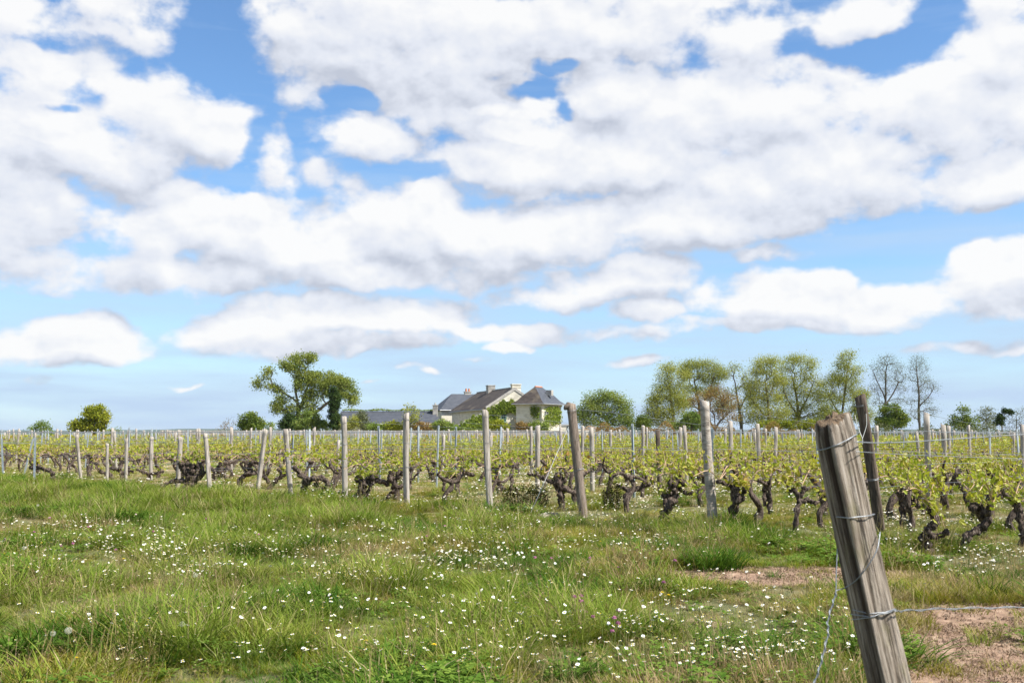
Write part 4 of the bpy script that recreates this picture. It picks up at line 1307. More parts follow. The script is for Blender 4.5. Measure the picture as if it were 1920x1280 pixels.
def vine_parts(seed, lod=0):
    """a vine in its own coordinates, row along +x: gnarled trunk, short arms, canes tied along the wire, shoots"""
    rnd = random.Random(seed); r = np.random.default_rng(seed)
    tr = MB(); lf_ = MB(); cn_ = MB()
    H = rnd.uniform(.42, .62); lean = rnd.uniform(-.28, .28); r0 = rnd.uniform(.032, .054)
    ns, kk = (9, 4) if lod == 0 else (5, 2)
    base = np.array([0, 0, -.05]); head = np.array([lean, rnd.uniform(-.08, .08), H])
    mid1 = np.array([lean * rnd.uniform(-.2, .5) + rnd.uniform(-.08, .08), rnd.uniform(-.06, .06), H * .35])
    mid2 = np.array([lean * rnd.uniform(.5, 1.2) + rnd.uniform(-.08, .08), rnd.uniform(-.06, .06), H * .72])
    tp = spline([base, mid1, mid2, head], kk)
    tube(tr, tp, np.linspace(r0 * 1.1, r0 * .85, len(tp)), ns, rough=.18, r=rnd, knob=.16)
    arms = []
    for s in ([-1, 1] if rnd.random() < .8 else [rnd.choice([-1, 1])]):
        L = rnd.uniform(.18, .45)
        e = head + np.array([s * L, rnd.uniform(-.12, .12), rnd.uniform(-.08, .16)])
        m = head + np.array([s * L * .5, rnd.uniform(-.05, .05), rnd.uniform(-.06, .07)])
        ap = spline([head - [0, 0, .03], m, e], kk)
        tube(tr, ap, np.linspace(r0 * .85, r0 * .45, len(ap)), ns, rough=.15, r=rnd, knob=.16)
        arms += [m, e]
        if rnd.random() < .5 and lod == 0:
            e2 = e + np.array([rnd.uniform(-.05, .05), rnd.uniform(-.05, .05), rnd.uniform(.08, .16)])
            tube(tr, [e, (e + e2) / 2 + [.01, .01, 0], e2], [r0 * .45, r0 * .4, r0 * .28], 6, rough=.12, r=rnd)
            arms.append(e2)
    org = []
    for s in (-1, 1):
        if rnd.random() < .85:
            L = rnd.uniform(.35, .6)
            a = head + [0, 0, .02]; b = np.array([head[0] + s * L * .5, rnd.uniform(-.03, .03), .66 + rnd.uniform(0, .08)]); c = np.array([head[0] + s * L, rnd.uniform(-.03, .03), .60 + rnd.uniform(-.04, .06)])
            cp = spline([a, b, c], 3)
            if lod == 0:
                tube(cn_, cp, .006, 4)
            org += [cp[i] for i in range(1, len(cp)) if rnd.random() < .52]
    for a in arms + [head]:
        for _ in range(1):
            org.append(np.array(a) + [rnd.gauss(0, .05), rnd.gauss(0, .05), .03])
    if lod == 0:
        shoots(lf_, cn_, org, r, rnd, (4, 7), (.10, .30), .076)
    else:
        shoots(lf_, None, org[::2] if lod == 2 else org, r, rnd, (3, 6), (.10, .28), .088 if lod == 1 else .115, True)
    return tr, lf_, cn_


# ---- end posts read from the photograph: top px, base px, width px, look
POSTS = [
    ('A', (143, 815), (153, 902), 6.0, 'wood', 'pale split end post leaning left, leftmost wooden post of the front line'),
    ('B', (201, 831), (201, 905), 5.5, 'wood', 'short thin wooden end post, second wooden one from the left'),
    ('C', (237, 822), (236, 906), 6.0, 'wood', 'thin straight wooden end post, third wooden one from the left'),
    ('D', (285, 819), (282, 901), 7.0, 'wood', 'square pale wooden end post left of the most massive vine stump'),
    ('E', (338, 819), (334, 919), 8.5, 'wood', 'wooden end post standing against the most massive vine stump'),
    ('F', (385, 812), (394, 923), 8.5, 'wood', 'crooked grey wooden end post right of the most massive vine stump'),
    ('G', (499, 805), (482, 919), 8.0, 'wood', 'pale wooden end post leaning to the right below the round tree'),
    ('H', (536, 805), (545, 930), 9.0, 'wood', 'wooden end post with weathered grey top below the spreading tree'),
    ('I', (644, 782), (648, 941), 10.5, 'wood', 'tall squared wooden end post in front of the cypress'),
    ('J', (761, 775), (763, 949), 11.0, 'wood', 'tall upright wooden end post in front of the feathery shrub'),
    ('K', (910, 769), (919, 961), 12.5, 'wood', 'split grey end post in front of the manor gable'),
    ('L', (1071, 757), (1094, 974), 17.5, 'bark', 'leaning knotty bark-brown log post right of the pavilion'),
    ('M', (1322, 752), (1336, 988), 19.0, 'round', 'thick pale round log post in front of the bronze tree'),
    ('N', (1611, 743), (1655, 1012), 19.0, 'dark', 'dark split end post just behind the big foreground post'),
]
row_start = {}


def post_mesh(mb, top, base, wpx, look, rnd, ns=14, nl=16):
    """irregular timber: flattened or round section with drying cracks running along it"""
    top, base = np.array(top), np.array(base)
    n = nl
    th = np.arange(ns) * 2 * math.pi / ns
    ph = [rnd.uniform(0, 6.28) for _ in range(6)]
    r0 = wpx / 2
    cr = np.zeros(ns)
    for _ in range(3 if ns < 20 else 6):
        c = rnd.randrange(ns); cr[c] -= rnd.uniform(.12, .26)
    V = []
    d, u, w = frame_of(top - base)
    for i in range(n):
        f = i / (n - 1)
        p = base + (top - base) * f + u * r0 * .16 * math.sin(f * 4 + ph[4]) + w * r0 * .14 * math.sin(f * 3 + ph[5])
        if look == 'round' or look == 'bark':
            m = 1 + .05 * np.sin(2 * th + ph[0]) + .05 * np.sin(3 * th + ph[1] + f * 3) + cr * .25
            m = m * (1 + .035 * math.sin(f * 23 + ph[2]))
        else:
            sq = 1 / np.maximum(np.abs(np.cos(th + ph[0])), np.abs(np.sin(th + ph[0])))
            m = .62 + .36 * sq + .05 * np.sin(3 * th + ph[1] + f * 2) + cr * (.7 + .3 * math.sin(f * 5 + ph[2]))
        m = m + np.array([rnd.uniform(-.03, .03) for _ in range(ns)])
        rr = r0 * (1.0 if look != 'round' else .93 + .12 * (1 - f))
        q = p + rr * m[:, None] * (np.cos(th)[:, None] * u + np.sin(th)[:, None] * w)
        if i == n - 1:
            q = q + d * (r0 * .35 * np.cos(th + ph[3])[:, None] + np.array([rnd.uniform(-.12, .12) * r0 for _ in range(ns)])[:, None])
        V.append(q)
    V = np.concatenate(V + [(top + d * .004)[None]])
    fs = [(i * ns + j, i * ns + (j + 1) % ns, (i + 1) * ns + (j + 1) % ns, (i + 1) * ns + j) for i in range(n - 1) for j in range(ns)]
    fs += [((n - 1) * ns + j, (n - 1) * ns + (j + 1) % ns, n * ns) for j in range(ns)]
    mb.add(V, fs)


def wrap(mb, c, axis, r, rad=.0022, tilt=.1, turns=1.0, rnd=random):
    d, u, w = frame_of(np.array(axis))
    a0 = rnd.uniform(0, 6.28); pts = []
    k = int(14 * turns) + 1
    for i in range(k + 1):
        a = a0 + 2 * math.pi * turns * i / k
        pts.append(np.array(c) + r * (math.cos(a) * u + math.sin(a) * w) + d * (r * tilt * math.sin(a * 1.0 + 1) + .012 * i / k * turns))
    tube(mb, pts, rad, 4)


def end_posts():
    for k, (nm, tp, bp, wpx, look, lab) in enumerate(POSTS):
        rnd = random.Random(100 + k)
        b = gnd(*bp); Y = b[1]
        t = at(tp[0], tp[1], Y + rnd.uniform(-.05, .1))
        w = wpx * Y / F
        row_start[nm] = (b, t, w)
        root = thing('end_post', b, lab, 'post', 'wooden end posts of the vine rows')
        mb = MB(); post_mesh(mb, t - b, np.array([0, 0, -.15]) - (t - b) * .08 * np.array([1, 1, 0]), w, look, rnd, 16, 18)
        mat = {'wood': M['wood'], 'bark': M['post_bark'], 'round': M['post_round'], 'dark': M['wood_dark']}[look]
        mb.build('shaft', mat, root, smooth=True)
        for f in (.42, .68, .93) if k >= 8 else (.5, .92):
            wm = MB(); wrap(wm, (t - b) * f, t - b, w * .58, .0022, .12, rnd.choice([1.0, 2.0]), rnd)
            wm.build('wire_loop', M['wire'], root)
        if look == 'bark':       # the knot that sticks out at the head
            kn = MB(); h = t - b
            tube(kn, spline([h * .985 + [-.02, 0, 0], h * .972 + [-w * .55, -.02, 0], h * .95 + [-w * .82, -.03, 0]], 3), [w * .36, w * .36, w * .34, w * .31, w * .26, w * .20, w * .10], 10, rough=.05, r=rnd)
            kn.build('knot', M['post_bark'], root, smooth=True)


M['post_bark'] = solid_mat('brown_log_bark', [(.28, (.085, .065, .05)), (.5, (.20, .158, .125)), (.78, (.33, .275, .225))], (28, 28, 4), 1.0, .95, bump=.9, bump_scale=6)
M['post_round'] = solid_mat('silvery_log', [(.30, (.12, .10, .085)), (.45, (.30, .26, .22)), (.72, (.47, .425, .37))], (9, 9, 24), 1.0, .9, bump=.6, bump_scale=6)
end_posts()

# ---- vines of the front line traced from the photograph: limbs as px polylines with a radius in px
VINES = [
    ('low vine bent to the left behind the leaning metal stake', [([(97, 903), (99, 890), (91, 881), (75, 877), (58, 876)], 5.0, 3.5), ([(76, 877), (70, 868)], 3.5, 2.5)]),
    ('small curled vine left of the short thin wooden post', [([(214, 899), (206, 889), (192, 885), (183, 878), (180, 868)], 4.5, 3.0), ([(192, 885), (186, 884)], 3, 2)]),
    ('vine spreading both ways behind the thin straight wooden post', [([(227, 902), (228, 890), (223, 880), (209, 877)], 5.5, 3.0), ([(228, 888), (240, 882), (249, 884)], 4, 2.5), ([(224, 880), (230, 866)], 4, 3)]),
    ('thin low vine with arms out behind the square pale post', [([(277, 902), (279, 890), (269, 884), (258, 880)], 4.0, 2.5), ([(279, 888), (292, 887), (305, 884)], 3.5, 2.5)]),
    ('most massive gnarled vine stump with a long low arm', [([(348, 921), (354, 906), (356, 893), (346, 880), (341, 869)], 12., 6.), ([(354, 906), (368, 897), (379, 887), (373, 872)], 8., 5.), ([(350, 902), (326, 901), (303, 911)], 6., 3.5), ([(357, 893), (362, 876), (352, 870)], 7., 5.), ([(335, 922), (345, 915), (360, 910)], 6, 5)]),
    ('dark vine with drooping arm right of the crooked grey post', [([(404, 900), (402, 886), (410, 876), (414, 868)], 5.0, 3.5), ([(402, 885), (416, 886), (424, 897)], 4.5, 3.0), ([(402, 883), (392, 874)], 4, 3)]),
    ('arched vine left of the pale post leaning right', [([(446, 914), (451, 899), (464, 889), (480, 887), (496, 894), (503, 903)], 5.5, 4.0), ([(476, 886), (467, 877), (472, 868), (484, 866)], 5.5, 4.0), ([(500, 890), (508, 872)], 4, 3)]),
    ('slanting vine between the pale leaning post and the grey-topped post', [([(500, 917), (514, 902), (530, 891), (540, 884)], 5.5, 4.0), ([(530, 891), (522, 880)], 4, 3)]),
    ('sprawling vine with looping arm between grey-topped and squared posts', [([(573, 932), (571, 912), (577, 899), (562, 886), (554, 877)], 8., 4.5), ([(577, 898), (598, 896), (612, 900), (615, 918)], 6.5, 5.), ([(615, 919), (595, 917), (578, 928), (563, 944)], 6., 4.), ([(615, 920), (628, 926), (637, 922)], 5., 3.5), ([(594, 915), (594, 898)], 5, 4)]),
    ('thick short vine just right of the squared post', [([(672, 943), (676, 922), (682, 907), (672, 898)], 10., 7.), ([(682, 906), (695, 902), (698, 895)], 7., 5.), ([(678, 940), (690, 922), (696, 908)], 4., 3.)]),
    ('twisted vine with long limb rising to the tall upright post', [([(744, 938), (742, 912), (731, 897), (735, 885)], 8., 5.5), ([(730, 906), (712, 901), (703, 893)], 6.5, 5.), ([(700, 946), (722, 940), (736, 922), (752, 912), (766, 905), (788, 881)], 6.5, 2.5), ([(738, 898), (752, 890), (758, 880)], 6, 4)]),
    ('T-shaped vine between the upright post and the split grey post', [([(858, 933), (857, 908), (860, 891), (846, 892), (832, 899)], 5.5, 4.), ([(860, 890), (874, 886), (886, 890)], 5., 3.5), ([(832, 920), (835, 902), (846, 893)], 3.5, 3.)]),
    ('slim crooked vine just right of the split grey post', [([(938, 928), (934, 902), (929, 886), (919, 877)], 6., 4.), ([(929, 880), (944, 872), (957, 875)], 4.5, 3.), ([(955, 922), (960, 900), (958, 893)], 3.2, 2.5), ([(942, 914), (952, 919), (968, 916), (970, 932)], 4, 4)]),
    ('knobbly headed vine above the dark weeds by the bark post', [([(1053, 957), (1052, 928), (1050, 908), (1046, 895)], 8., 9.), ([(1050, 906), (1032, 901), (1010, 893), (992, 888)], 6., 3.), ([(1052, 912), (1072, 922), (1088, 928)], 6., 5.), ([(1056, 905), (1063, 892), (1058, 880)], 4.5, 3.), ([(1040, 903), (1046, 918), (1052, 930)], 5, 5)]),
    ('low vine leaning right over dark weeds, right of the bark post', [([(1168, 948), (1174, 932), (1182, 920), (1200, 914), (1215, 908)], 7., 4.5), ([(1182, 920), (1168, 914), (1158, 910)], 5.5, 3.5), ([(1205, 911), (1211, 893)], 4., 3.)]),
    ('pale slanting vine trunk with dark head left of the round log post', [([(1233, 982), (1248, 957), (1262, 941), (1266, 922), (1260, 906)], 8.5, 8.), ([(1262, 904), (1275, 900), (1280, 906)], 8., 6.), ([(1271, 914), (1284, 923), (1298, 924)], 5., 3.5), ([(1256, 930), (1245, 929)], 5.5, 5.)]),
    ('stout vine just right of the round log post', [([(1372, 988), (1374, 958), (1381, 936), (1379, 917)], 9., 8.), ([(1380, 938), (1392, 937), (1396, 916)], 6., 4.5), ([(1378, 918), (1362, 907), (1347, 903)], 6., 4.)]),
    ('slim upright vine midway between round log and foreground post', [([(1442, 968), (1443, 938), (1441, 906)], 6., 5.), ([(1434, 948), (1432, 920), (1436, 905)], 4.5, 4.)]),
    ('vine with one straight arm to the right, left of the foreground post', [([(1488, 998), (1494, 962), (1499, 938), (1492, 922), (1485, 918)], 6., 5.), ([(1499, 940), (1515, 938), (1528, 942), (1540, 937)], 6., 3.5), ([(1500, 932), (1508, 914)], 5., 4.)]),
    ('short upright vine just right of the dark split post', [([(1692, 990), (1694, 965), (1692, 940), (1688, 924)], 8.5, 7.), ([(1694, 955), (1712, 940), (1726, 926)], 8., 6.), ([(1712, 940), (1722, 948)], 6., 5.)]),
    ('S-shaped black vine with stub arm at the right', [([(1741, 1040), (1738, 1022), (1732, 1003), (1744, 988), (1755, 975), (1745, 960), (1737, 948)], 12., 5.), ([(1744, 1004), (1762, 1004), (1775, 997)], 7., 6.)]),
    ('slanting bare vine trunk bent back at the head, right side', [([(1798, 1035), (1814, 1008), (1838, 988), (1852, 974), (1842, 957), (1822, 950)], 9., 7.), ([(1848, 968), (1838, 950), (1825, 952)], 9., 6.), ([(1852, 972), (1856, 950)], 7, 5)]),
    ('thin vine behind the S-shaped vine', [([(1772, 948), (1766, 920), (1757, 896)], 6., 5.), ([(1757, 898), (1735, 895), (1712, 900), (1704, 893)], 7., 6.)]),
    ('upright vine behind the bent-back vine near the right edge', [([(1858, 973), (1857, 935), (1865, 908), (1856, 882)], 8., 6.), ([(1858, 925), (1880, 928), (1886, 920)], 7, 5)]),
    ('vine cut by the right edge of the picture', [([(1919, 1024), (1917, 985), (1906, 944)], 9., 7.), ([(1917, 960), (1904, 940)], 6., 5.)]),
]
vine_pos = []


def front_vines():
    for k, (lab, limbs) in enumerate(VINES):
        rnd = random.Random(300 + k); r = np.random.default_rng(300 + k)
        b = gnd(*limbs[0][0][0]); Y = b[1]
        vine_pos.append(b[:2])
        root = thing('grape_vine', b, lab, 'vine', 'old vines of the front line')
        tr = MB(); lf_ = MB(); cn_ = MB(); org = []
        wander = rnd.uniform(-.12, .12)
        for j, (pl, ra, rb) in enumerate(limbs):
            pts = []
            for i, (x, y) in enumerate(pl):
                f = i / (len(pl) - 1)
                dy = (0 if j == 0 and i == 0 else rnd.uniform(-.05, .05)) + wander * f * (1 if j % 2 else .6)
                p = at(x, y, Y + dy) - b
                if j == 0 and i == 0:
                    p[2] = -.06
                pts.append(p)
            sp = spline(pts, 7)
            sp[1:-1] += r.normal(size=(len(sp) - 2, 3)) * (ra * Y / F) * .17
            tube(tr, sp, np.linspace(ra, rb, len(sp)) * Y / F * .80, 14, rough=.19, r=rnd, knob=.16)
            # burr at the end of each arm
            e = pts[-1]
            tube(tr, [e - [0, 0, rb * Y / F], e, e + [0, 0, rb * Y / F * 1.1]], [rb * Y / F * .6, rb * Y / F * 1.15, rb * Y / F * .5], 9, rough=.25, r=rnd)
            for q in sp[len(sp) // 2:]:
                if q[2] > .36 and rnd.random() < .5:
                    org.append(q + [rnd.gauss(0, .03), rnd.gauss(0, .04), .03])
            if e[2] > .22:
                org += [e + [rnd.gauss(0, .05), rnd.gauss(0, .05), .04] for _ in range(3)]
        hd = max((p for p in org), key=lambda p: p[2], default=np.array([0, 0, .6]))
        for s in (-1, 1, 1):
            L = rnd.uniform(.4, .75)
            c1 = hd + np.array([s * L * .45 * RW[0], s * L * .45 * RW[1], 0]); c1[2] = .70 + rnd.uniform(0, .12)
            c2 = hd + np.array([s * L * RW[0], s * L * RW[1], 0]); c2[2] = .64 + rnd.uniform(-.05, .08)
            cp = spline([hd, c1, c2], 4)
            tube(cn_, cp, .0065, 4)
            org += [cp[i] for i in range(2, len(cp))]
        shoots(lf_, cn_, [q for q in org if rnd.random() < .66], r, rnd, (4, 8), (.08, .30), .080)
        tr.build('trunk', M['bark'], root, smooth=True)
        f_ = lf_.build('foliage', M['vine_leaf'], root); f_['kind'] = 'stuff'
        cn_.build('cane', M['cane'], root)


front_vines()


def scatter(name, protos, mats, pts, rot, scl, idx, label=None, cat=None):
    """one uncountable mass: small models set on points by geometry nodes"""
    c = bpy.data.collections.new(name + '_models')
    for i, me in enumerate(protos):
        o = bpy.data.objects.new('%s_model_%02d' % (name, i), me)
        c.objects.link(o)
    me = bpy.data.meshes.new(name)
    me.from_pydata(np.asarray(pts).tolist(), [], [])
    for an, ty, arr in (('rot', 'FLOAT_VECTOR', rot), ('scl', 'FLOAT_VECTOR', scl), ('idx', 'INT', idx)):
        a = me.attributes.new(an, ty, 'POINT')
        a.data.foreach_set('vector' if ty == 'FLOAT_VECTOR' else 'value', np.asarray(arr, np.float32 if ty != 'INT' else np.int32).ravel())
    o = put(name, me)
    ng = bpy.data.node_groups.new(name + '_scatter', 'GeometryNodeTree')
    ng.interface.new_socket('Geometry', in_out='INPUT', socket_type='NodeSocketGeometry')
    ng.interface.new_socket('Geometry', in_out='OUTPUT', socket_type='NodeSocketGeometry')
    gi, go = N(ng, 'NodeGroupInput'), N(ng, 'NodeGroupOutput')
    ci = N(ng, 'GeometryNodeCollectionInfo'); ci.inputs['Collection'].default_value = c
    ci.inputs['Separate Children'].default_value = True; ci.inputs['Reset Children'].default_value = True
    ip = N(ng, 'GeometryNodeInstanceOnPoints'); ip.inputs['Pick Instance'].default_value = True

    def na(nm, ty):
        n = N(ng, 'GeometryNodeInputNamedAttribute'); n.data_type = ty; n.inputs['Name'].default_value = nm
        return n.outputs['Attribute']
    er = N(ng, 'FunctionNodeEulerToRotation')
    L = ng.links.new
    L(na('rot', 'FLOAT_VECTOR'), er.inputs[0])
    L(gi.outputs[0], ip.inputs['Points']); L(ci.outputs[0], ip.inputs['Instance'])
    L(na('idx', 'INT'), ip.inputs['Instance Index']); L(er.outputs[0], ip.inputs['Rotation']); L(na('scl', 'FLOAT_VECTOR'), ip.inputs['Scale'])
    L(ip.outputs[0], go.inputs[0])
    md = o.modifiers.new('scatter', 'NODES'); md.node_group = ng
    tag(o, label, cat, None, 'stuff')
    return o


# ---- rows behind: every vine and post that shows large is its own thing, the far ones one mass
def inside(x, y, m=.545):
    return (y > 3) & (np.abs(x) < y * m + .6)


POST_SHORT = {'A': 'leftmost wooden end post', 'B': 'short thin end post', 'C': 'thin straight end post', 'D': 'square pale end post', 'E': 'post by the massive stump',
              'F': 'crooked grey end post', 'G': 'end post leaning right', 'H': 'end post with grey top', 'I': 'squared post before the cypress', 'J': 'upright post before the feathery shrub',
              'K': 'split post before the gable', 'L': 'leaning bark post', 'M': 'round log post', 'N': 'dark split post'}
rows = []                      # (origin xy, name of end post or None)
for p in POSTS:
    rows.append((row_start[p[0]][0][:2].copy(), p[0]))
sA = np.dot(rows[0][0], HL)
for i in range(1, 56):
    jit = random.uniform(-.15, .15)
    rows.append((rows[0][0] + HL * (1.62 * i) + RW * jit, None))
rows.append((np.array(vine_pos[20]) - RW * .2, 'R'))
rows.append((np.array(vine_pos[18]) - RW * .1, None))
rows.append((np.array(vine_pos[23]) - RW * .2, None))

cand_v, cand_p = [], []
for ri, (o, nm) in enumerate(rows):
    rr = random.Random(900 + ri)
    t = 1.0
    while t < 170:
        p = o + RW * t + HL * rr.gauss(0, .05)
        if p[1] > 117:
            break
        if inside(p[0], p[1]) and rr.random() > .05:
            if min((np.hypot(*(p - q)) for q in vine_pos), default=9) > .85:
                cand_v.append((p[1], p[0], math.atan2(RW[1], RW[0]) + rr.choice([0, math.pi]) + rr.gauss(0, .12), ri, rr.uniform(.88, 1.12), nm, t))
        t += rr.uniform(1.0, 1.25)
    t = rr.uniform(3.5, 5.2)
    while t < 170:
        p = o + RW * t
        if p[1] > 118:
            break
        if inside(p[0], p[1]) and p[1] > 17:
            cand_p.append((p[1], p[0], rr.random(), rr, nm))
        t += rr.uniform(4.3, 5.4)
cand_v.sort(); cand_p.sort(key=lambda c: c[0])

# vine models with their parts
models = []
for k in range(12):
    tr, lf_, cn_ = vine_parts(500 + k, 0)
    models.append((tr.mesh('trunk', [M['bark']], True), lf_.mesh('foliage', [M['vine_leaf']]), cn_.mesh('cane', [M['cane']])))
ORD = ['first', 'second', 'third', 'fourth', 'fifth', 'sixth', 'seventh', 'eighth', 'ninth', 'tenth', 'eleventh', 'twelfth']
n_in_row = {}
for k, (y, x, rz, ri, sc, nm, tt) in enumerate(cand_v[:275]):
    if y < 24:
        lab = 'old vine with lime shoots in the second or third line back'
    elif y < 30:
        lab = 'smaller-looking old vine with lime shoots in the middle rows'
    else:
        lab = 'old vine with lime shoots further back in the middle rows'
    if nm in POST_SHORT:
        i = n_in_row.get(nm, 0); n_in_row[nm] = i + 1
        if i < 11:
            lab = '%s old vine back in the row of the %s' % (ORD[i + 1], POST_SHORT[nm])
    root = thing('grape_vine', (x, y, float(gh(x, y))), lab, 'vine', 'vines in the rows behind')
    root.rotation_euler = (0, 0, rz); root.scale = (sc, sc, sc)
    a, b, c = models[(k * 5 + ri) % len(models)]
    put('trunk', a, root)
    put('foliage', b, root)['kind'] = 'stuff'
    put('cane', c, root)
far = cand_v[275:]
pm = []
for k in range(8):
    tr, lf_, cn_ = vine_parts(600 + k, 1 if k < 4 else 2)
    n0 = tr.n
    mb = MB()
    for src, mt in ((tr, 0), (lf_, 1)):
        off = mb.n
        mb.add(np.concatenate(src.v), src.f, mt, np.concatenate(src.t))
    pm.append(mb.mesh('far_vine', [M['bark'], M['vine_leaf']]))
fy = np.array([c[0] for c in far]); fx = np.array([c[1] for c in far])
scatter('vine_rows', pm, None, np.stack([fx, fy, gh(fx, fy)], 1), [(0, 0, c[2]) for c in far], [(c[4], c[4], c[4] * 1.06) for c in far],
        [random.randrange(4) + (4 if c[0] > 55 else 0) for c in far], 'far rows of lime-leaved vines running to the stone wall', 'vines')


# ---- posts inside the rows
def stake_mesh(h, w=.04):
    """folded steel stake: open channel with rolled lips and notches"""
    mb = MB()
    t = .004
    pr = [(-w / 2, w * .35), (-w / 2, -w * .35), (w / 2, -w * .35), (w / 2, w * .35), (w / 2 - t, w * .35), (w / 2 - t, -w * .35 + t), (-w / 2 + t, -w * .35 + t), (-w / 2 + t, w * .35)]
    V = [(x, y, z) for z in (-.2, h) for x, y in pr]
    n = 8
    mb.add(V, [(i, (i + 1) % n, n + (i + 1) % n, n + i) for i in range(n)] + [(8, 9, 14, 15), (9, 10, 13, 14), (10, 11, 12, 13)])
    for k in range(int(h / .22)):
        z = .3 + k * .22
        if z < h - .05:
            mb.box((w / 2 + .006, 0, z), (.012, w * .5, .03))
    return mb.mesh('stake', [M['metal']])


stakes = [stake_mesh(h) for h in (1.28, 1.38, 1.46)]
wposts = []
for k in range(6):
    rnd = random.Random(700 + k); mb = MB()
    h = rnd.uniform(1.28, 1.5)
    post_mesh(mb, np.array([rnd.uniform(-.07, .07), rnd.uniform(-.05, .05), h]), np.array([0, 0, -.2]), rnd.uniform(.07, .105), rnd.choice(['wood', 'wood', 'round']), rnd, 10, 7)
    wposts.append(mb.mesh('row_post', [M['wood']], True))
# wooden posts that can be picked out in the photograph: top px, width px, label
MID = [((1009, 798), 8.5, 'pale wooden row post in front of the pavilion corner'),
       ((921, 817), 6.0, 'thin wooden row post close behind the split grey end post'),
       ((1108, 801), 8.5, 'wooden row post right of the leaning bark post, below the ruined wall'),
       ((1145, 806), 5.5, 'slim wooden row post below the broad green tree'),
       ((1233, 806), 9.0, 'dark brown short row post left of the round log post'),
       ((1276, 801), 6.5, 'pale row post just left of the round log post'),
       ((1369, 790), 8.0, 'pale wooden row post right of the round log post'),
       ((1420, 795), 7.5, 'square-headed wooden row post below the middle of the right tree row'),
       ((1738, 774), 11.0, 'large pale wooden row post right of the dark split post'),
       ((1779, 798), 6.0, 'short wooden row post right of the large pale row post'),
       ((1643, 798), 6.5, 'wooden row post close right of the dark split post'),
       ((1815, 797), 5.5, 'wooden row post below the low green shrub at right'),
       ((581, 826), 5.5, 'short pale row post left of the tall squared end post'),
       ((635, 825), 6.0, 'grey row post half hidden beside the tall squared end post'),
       ((831, 815), 6.0, 'pale row post midway between the upright post and split grey post')]
mid_xy = []
for k, (tp, w, lab) in enumerate(MID):
    Y = .098 * F / w
    q = at(tp[0], tp[1], Y); rnd = random.Random(760 + k); mb = MB()
    ln = rnd.uniform(-.04, .04)
    mid_xy.append(q[:2])
    post_mesh(mb, np.array([0, 0, q[2]]), np.array([ln, 0, -.2]), w * Y / F, 'wood', rnd, 12, 9)
    o = mb.build('row_post', M['wood_dark'] if lab.startswith('dark') else M['wood'], smooth=True)
    o.location = (q[0], q[1], 0)
    tag(o, lab, 'post', 'wooden posts inside the rows')
# steel stakes that stand out at the near end
for tp, bp, lab in [((3, 822), (6, 894), 'steel stake at the left edge of the picture'), ((62, 822), (45, 891), 'steel stake leaning right near the left edge'),
                    ((66, 820), (64, 906), 'upright steel stake beside the leaning one near the left edge'), ((1532, 822), (1535, 925), 'steel stake just left of the big foreground post')]:
    b = gnd(*bp); t = at(tp[0], tp[1], b[1])
    o = put('steel_stake', stake_mesh(float(np.linalg.norm(t - b)), .05), None, b)
    o.rotation_euler = Vector(t - b).to_track_quat('Z', 'Y').to_euler()
    tag(o, lab, 'stake', 'steel stakes at the near edge')
nb = 0
far_p = []
st_in_row = {}
for y, x, u, rr, nm in cand_p:
    if min(np.hypot(*(np.array([x, y]) - q)) for q in mid_xy) < .8:
        continue
    wood = u < .36
    if nb < 250:
        me = wposts[int(u * 1e4) % 6] if wood else stakes[int(u * 1e4) % 3]
        o = put('row_post' if wood else 'steel_stake', me, None, (x, y, 0))
        o.rotation_euler = (rr.gauss(0, .03), rr.gauss(0, .045), rr.uniform(0, 3.1))
        if wood:
            lab = 'one of the many weathered wooden posts standing deeper among the vine rows'
            cat = ('post', 'wooden posts deeper in the rows')
        else:
            lab = 'one of the many slim grey steel stakes standing among the vine rows'
            cat = ('stake', 'steel stakes in the rows')
        if nm in POST_SHORT:
            i = st_in_row.get((nm, wood), 0); st_in_row[(nm, wood)] = i + 1
            if i < 6:
                lab = '%s %s back in the row of the %s' % (ORD[i], 'wooden post' if wood else 'steel stake', POST_SHORT[nm])
        tag(o, lab, *cat)
        nb += 1
    else:
        far_p.append((x, y, 0 if wood else 1, u, rr))
scatter('far_stakes', [wposts[0], wposts[2], stakes[0], stakes[1], stakes[2]], None, [(p[0], p[1], 0) for p in far_p], [(p[4].gauss(0, .03), p[4].gauss(0, .04), p[4].uniform(0, 3)) for p in far_p],
        [(1.15, 1.15, 1)] * len(far_p), [(int(p[3] * 1e4) % 2) if p[2] == 0 else 2 + int(p[3] * 1e4) % 3 for p in far_p], 'distant posts and stakes of the far vine rows', 'posts')


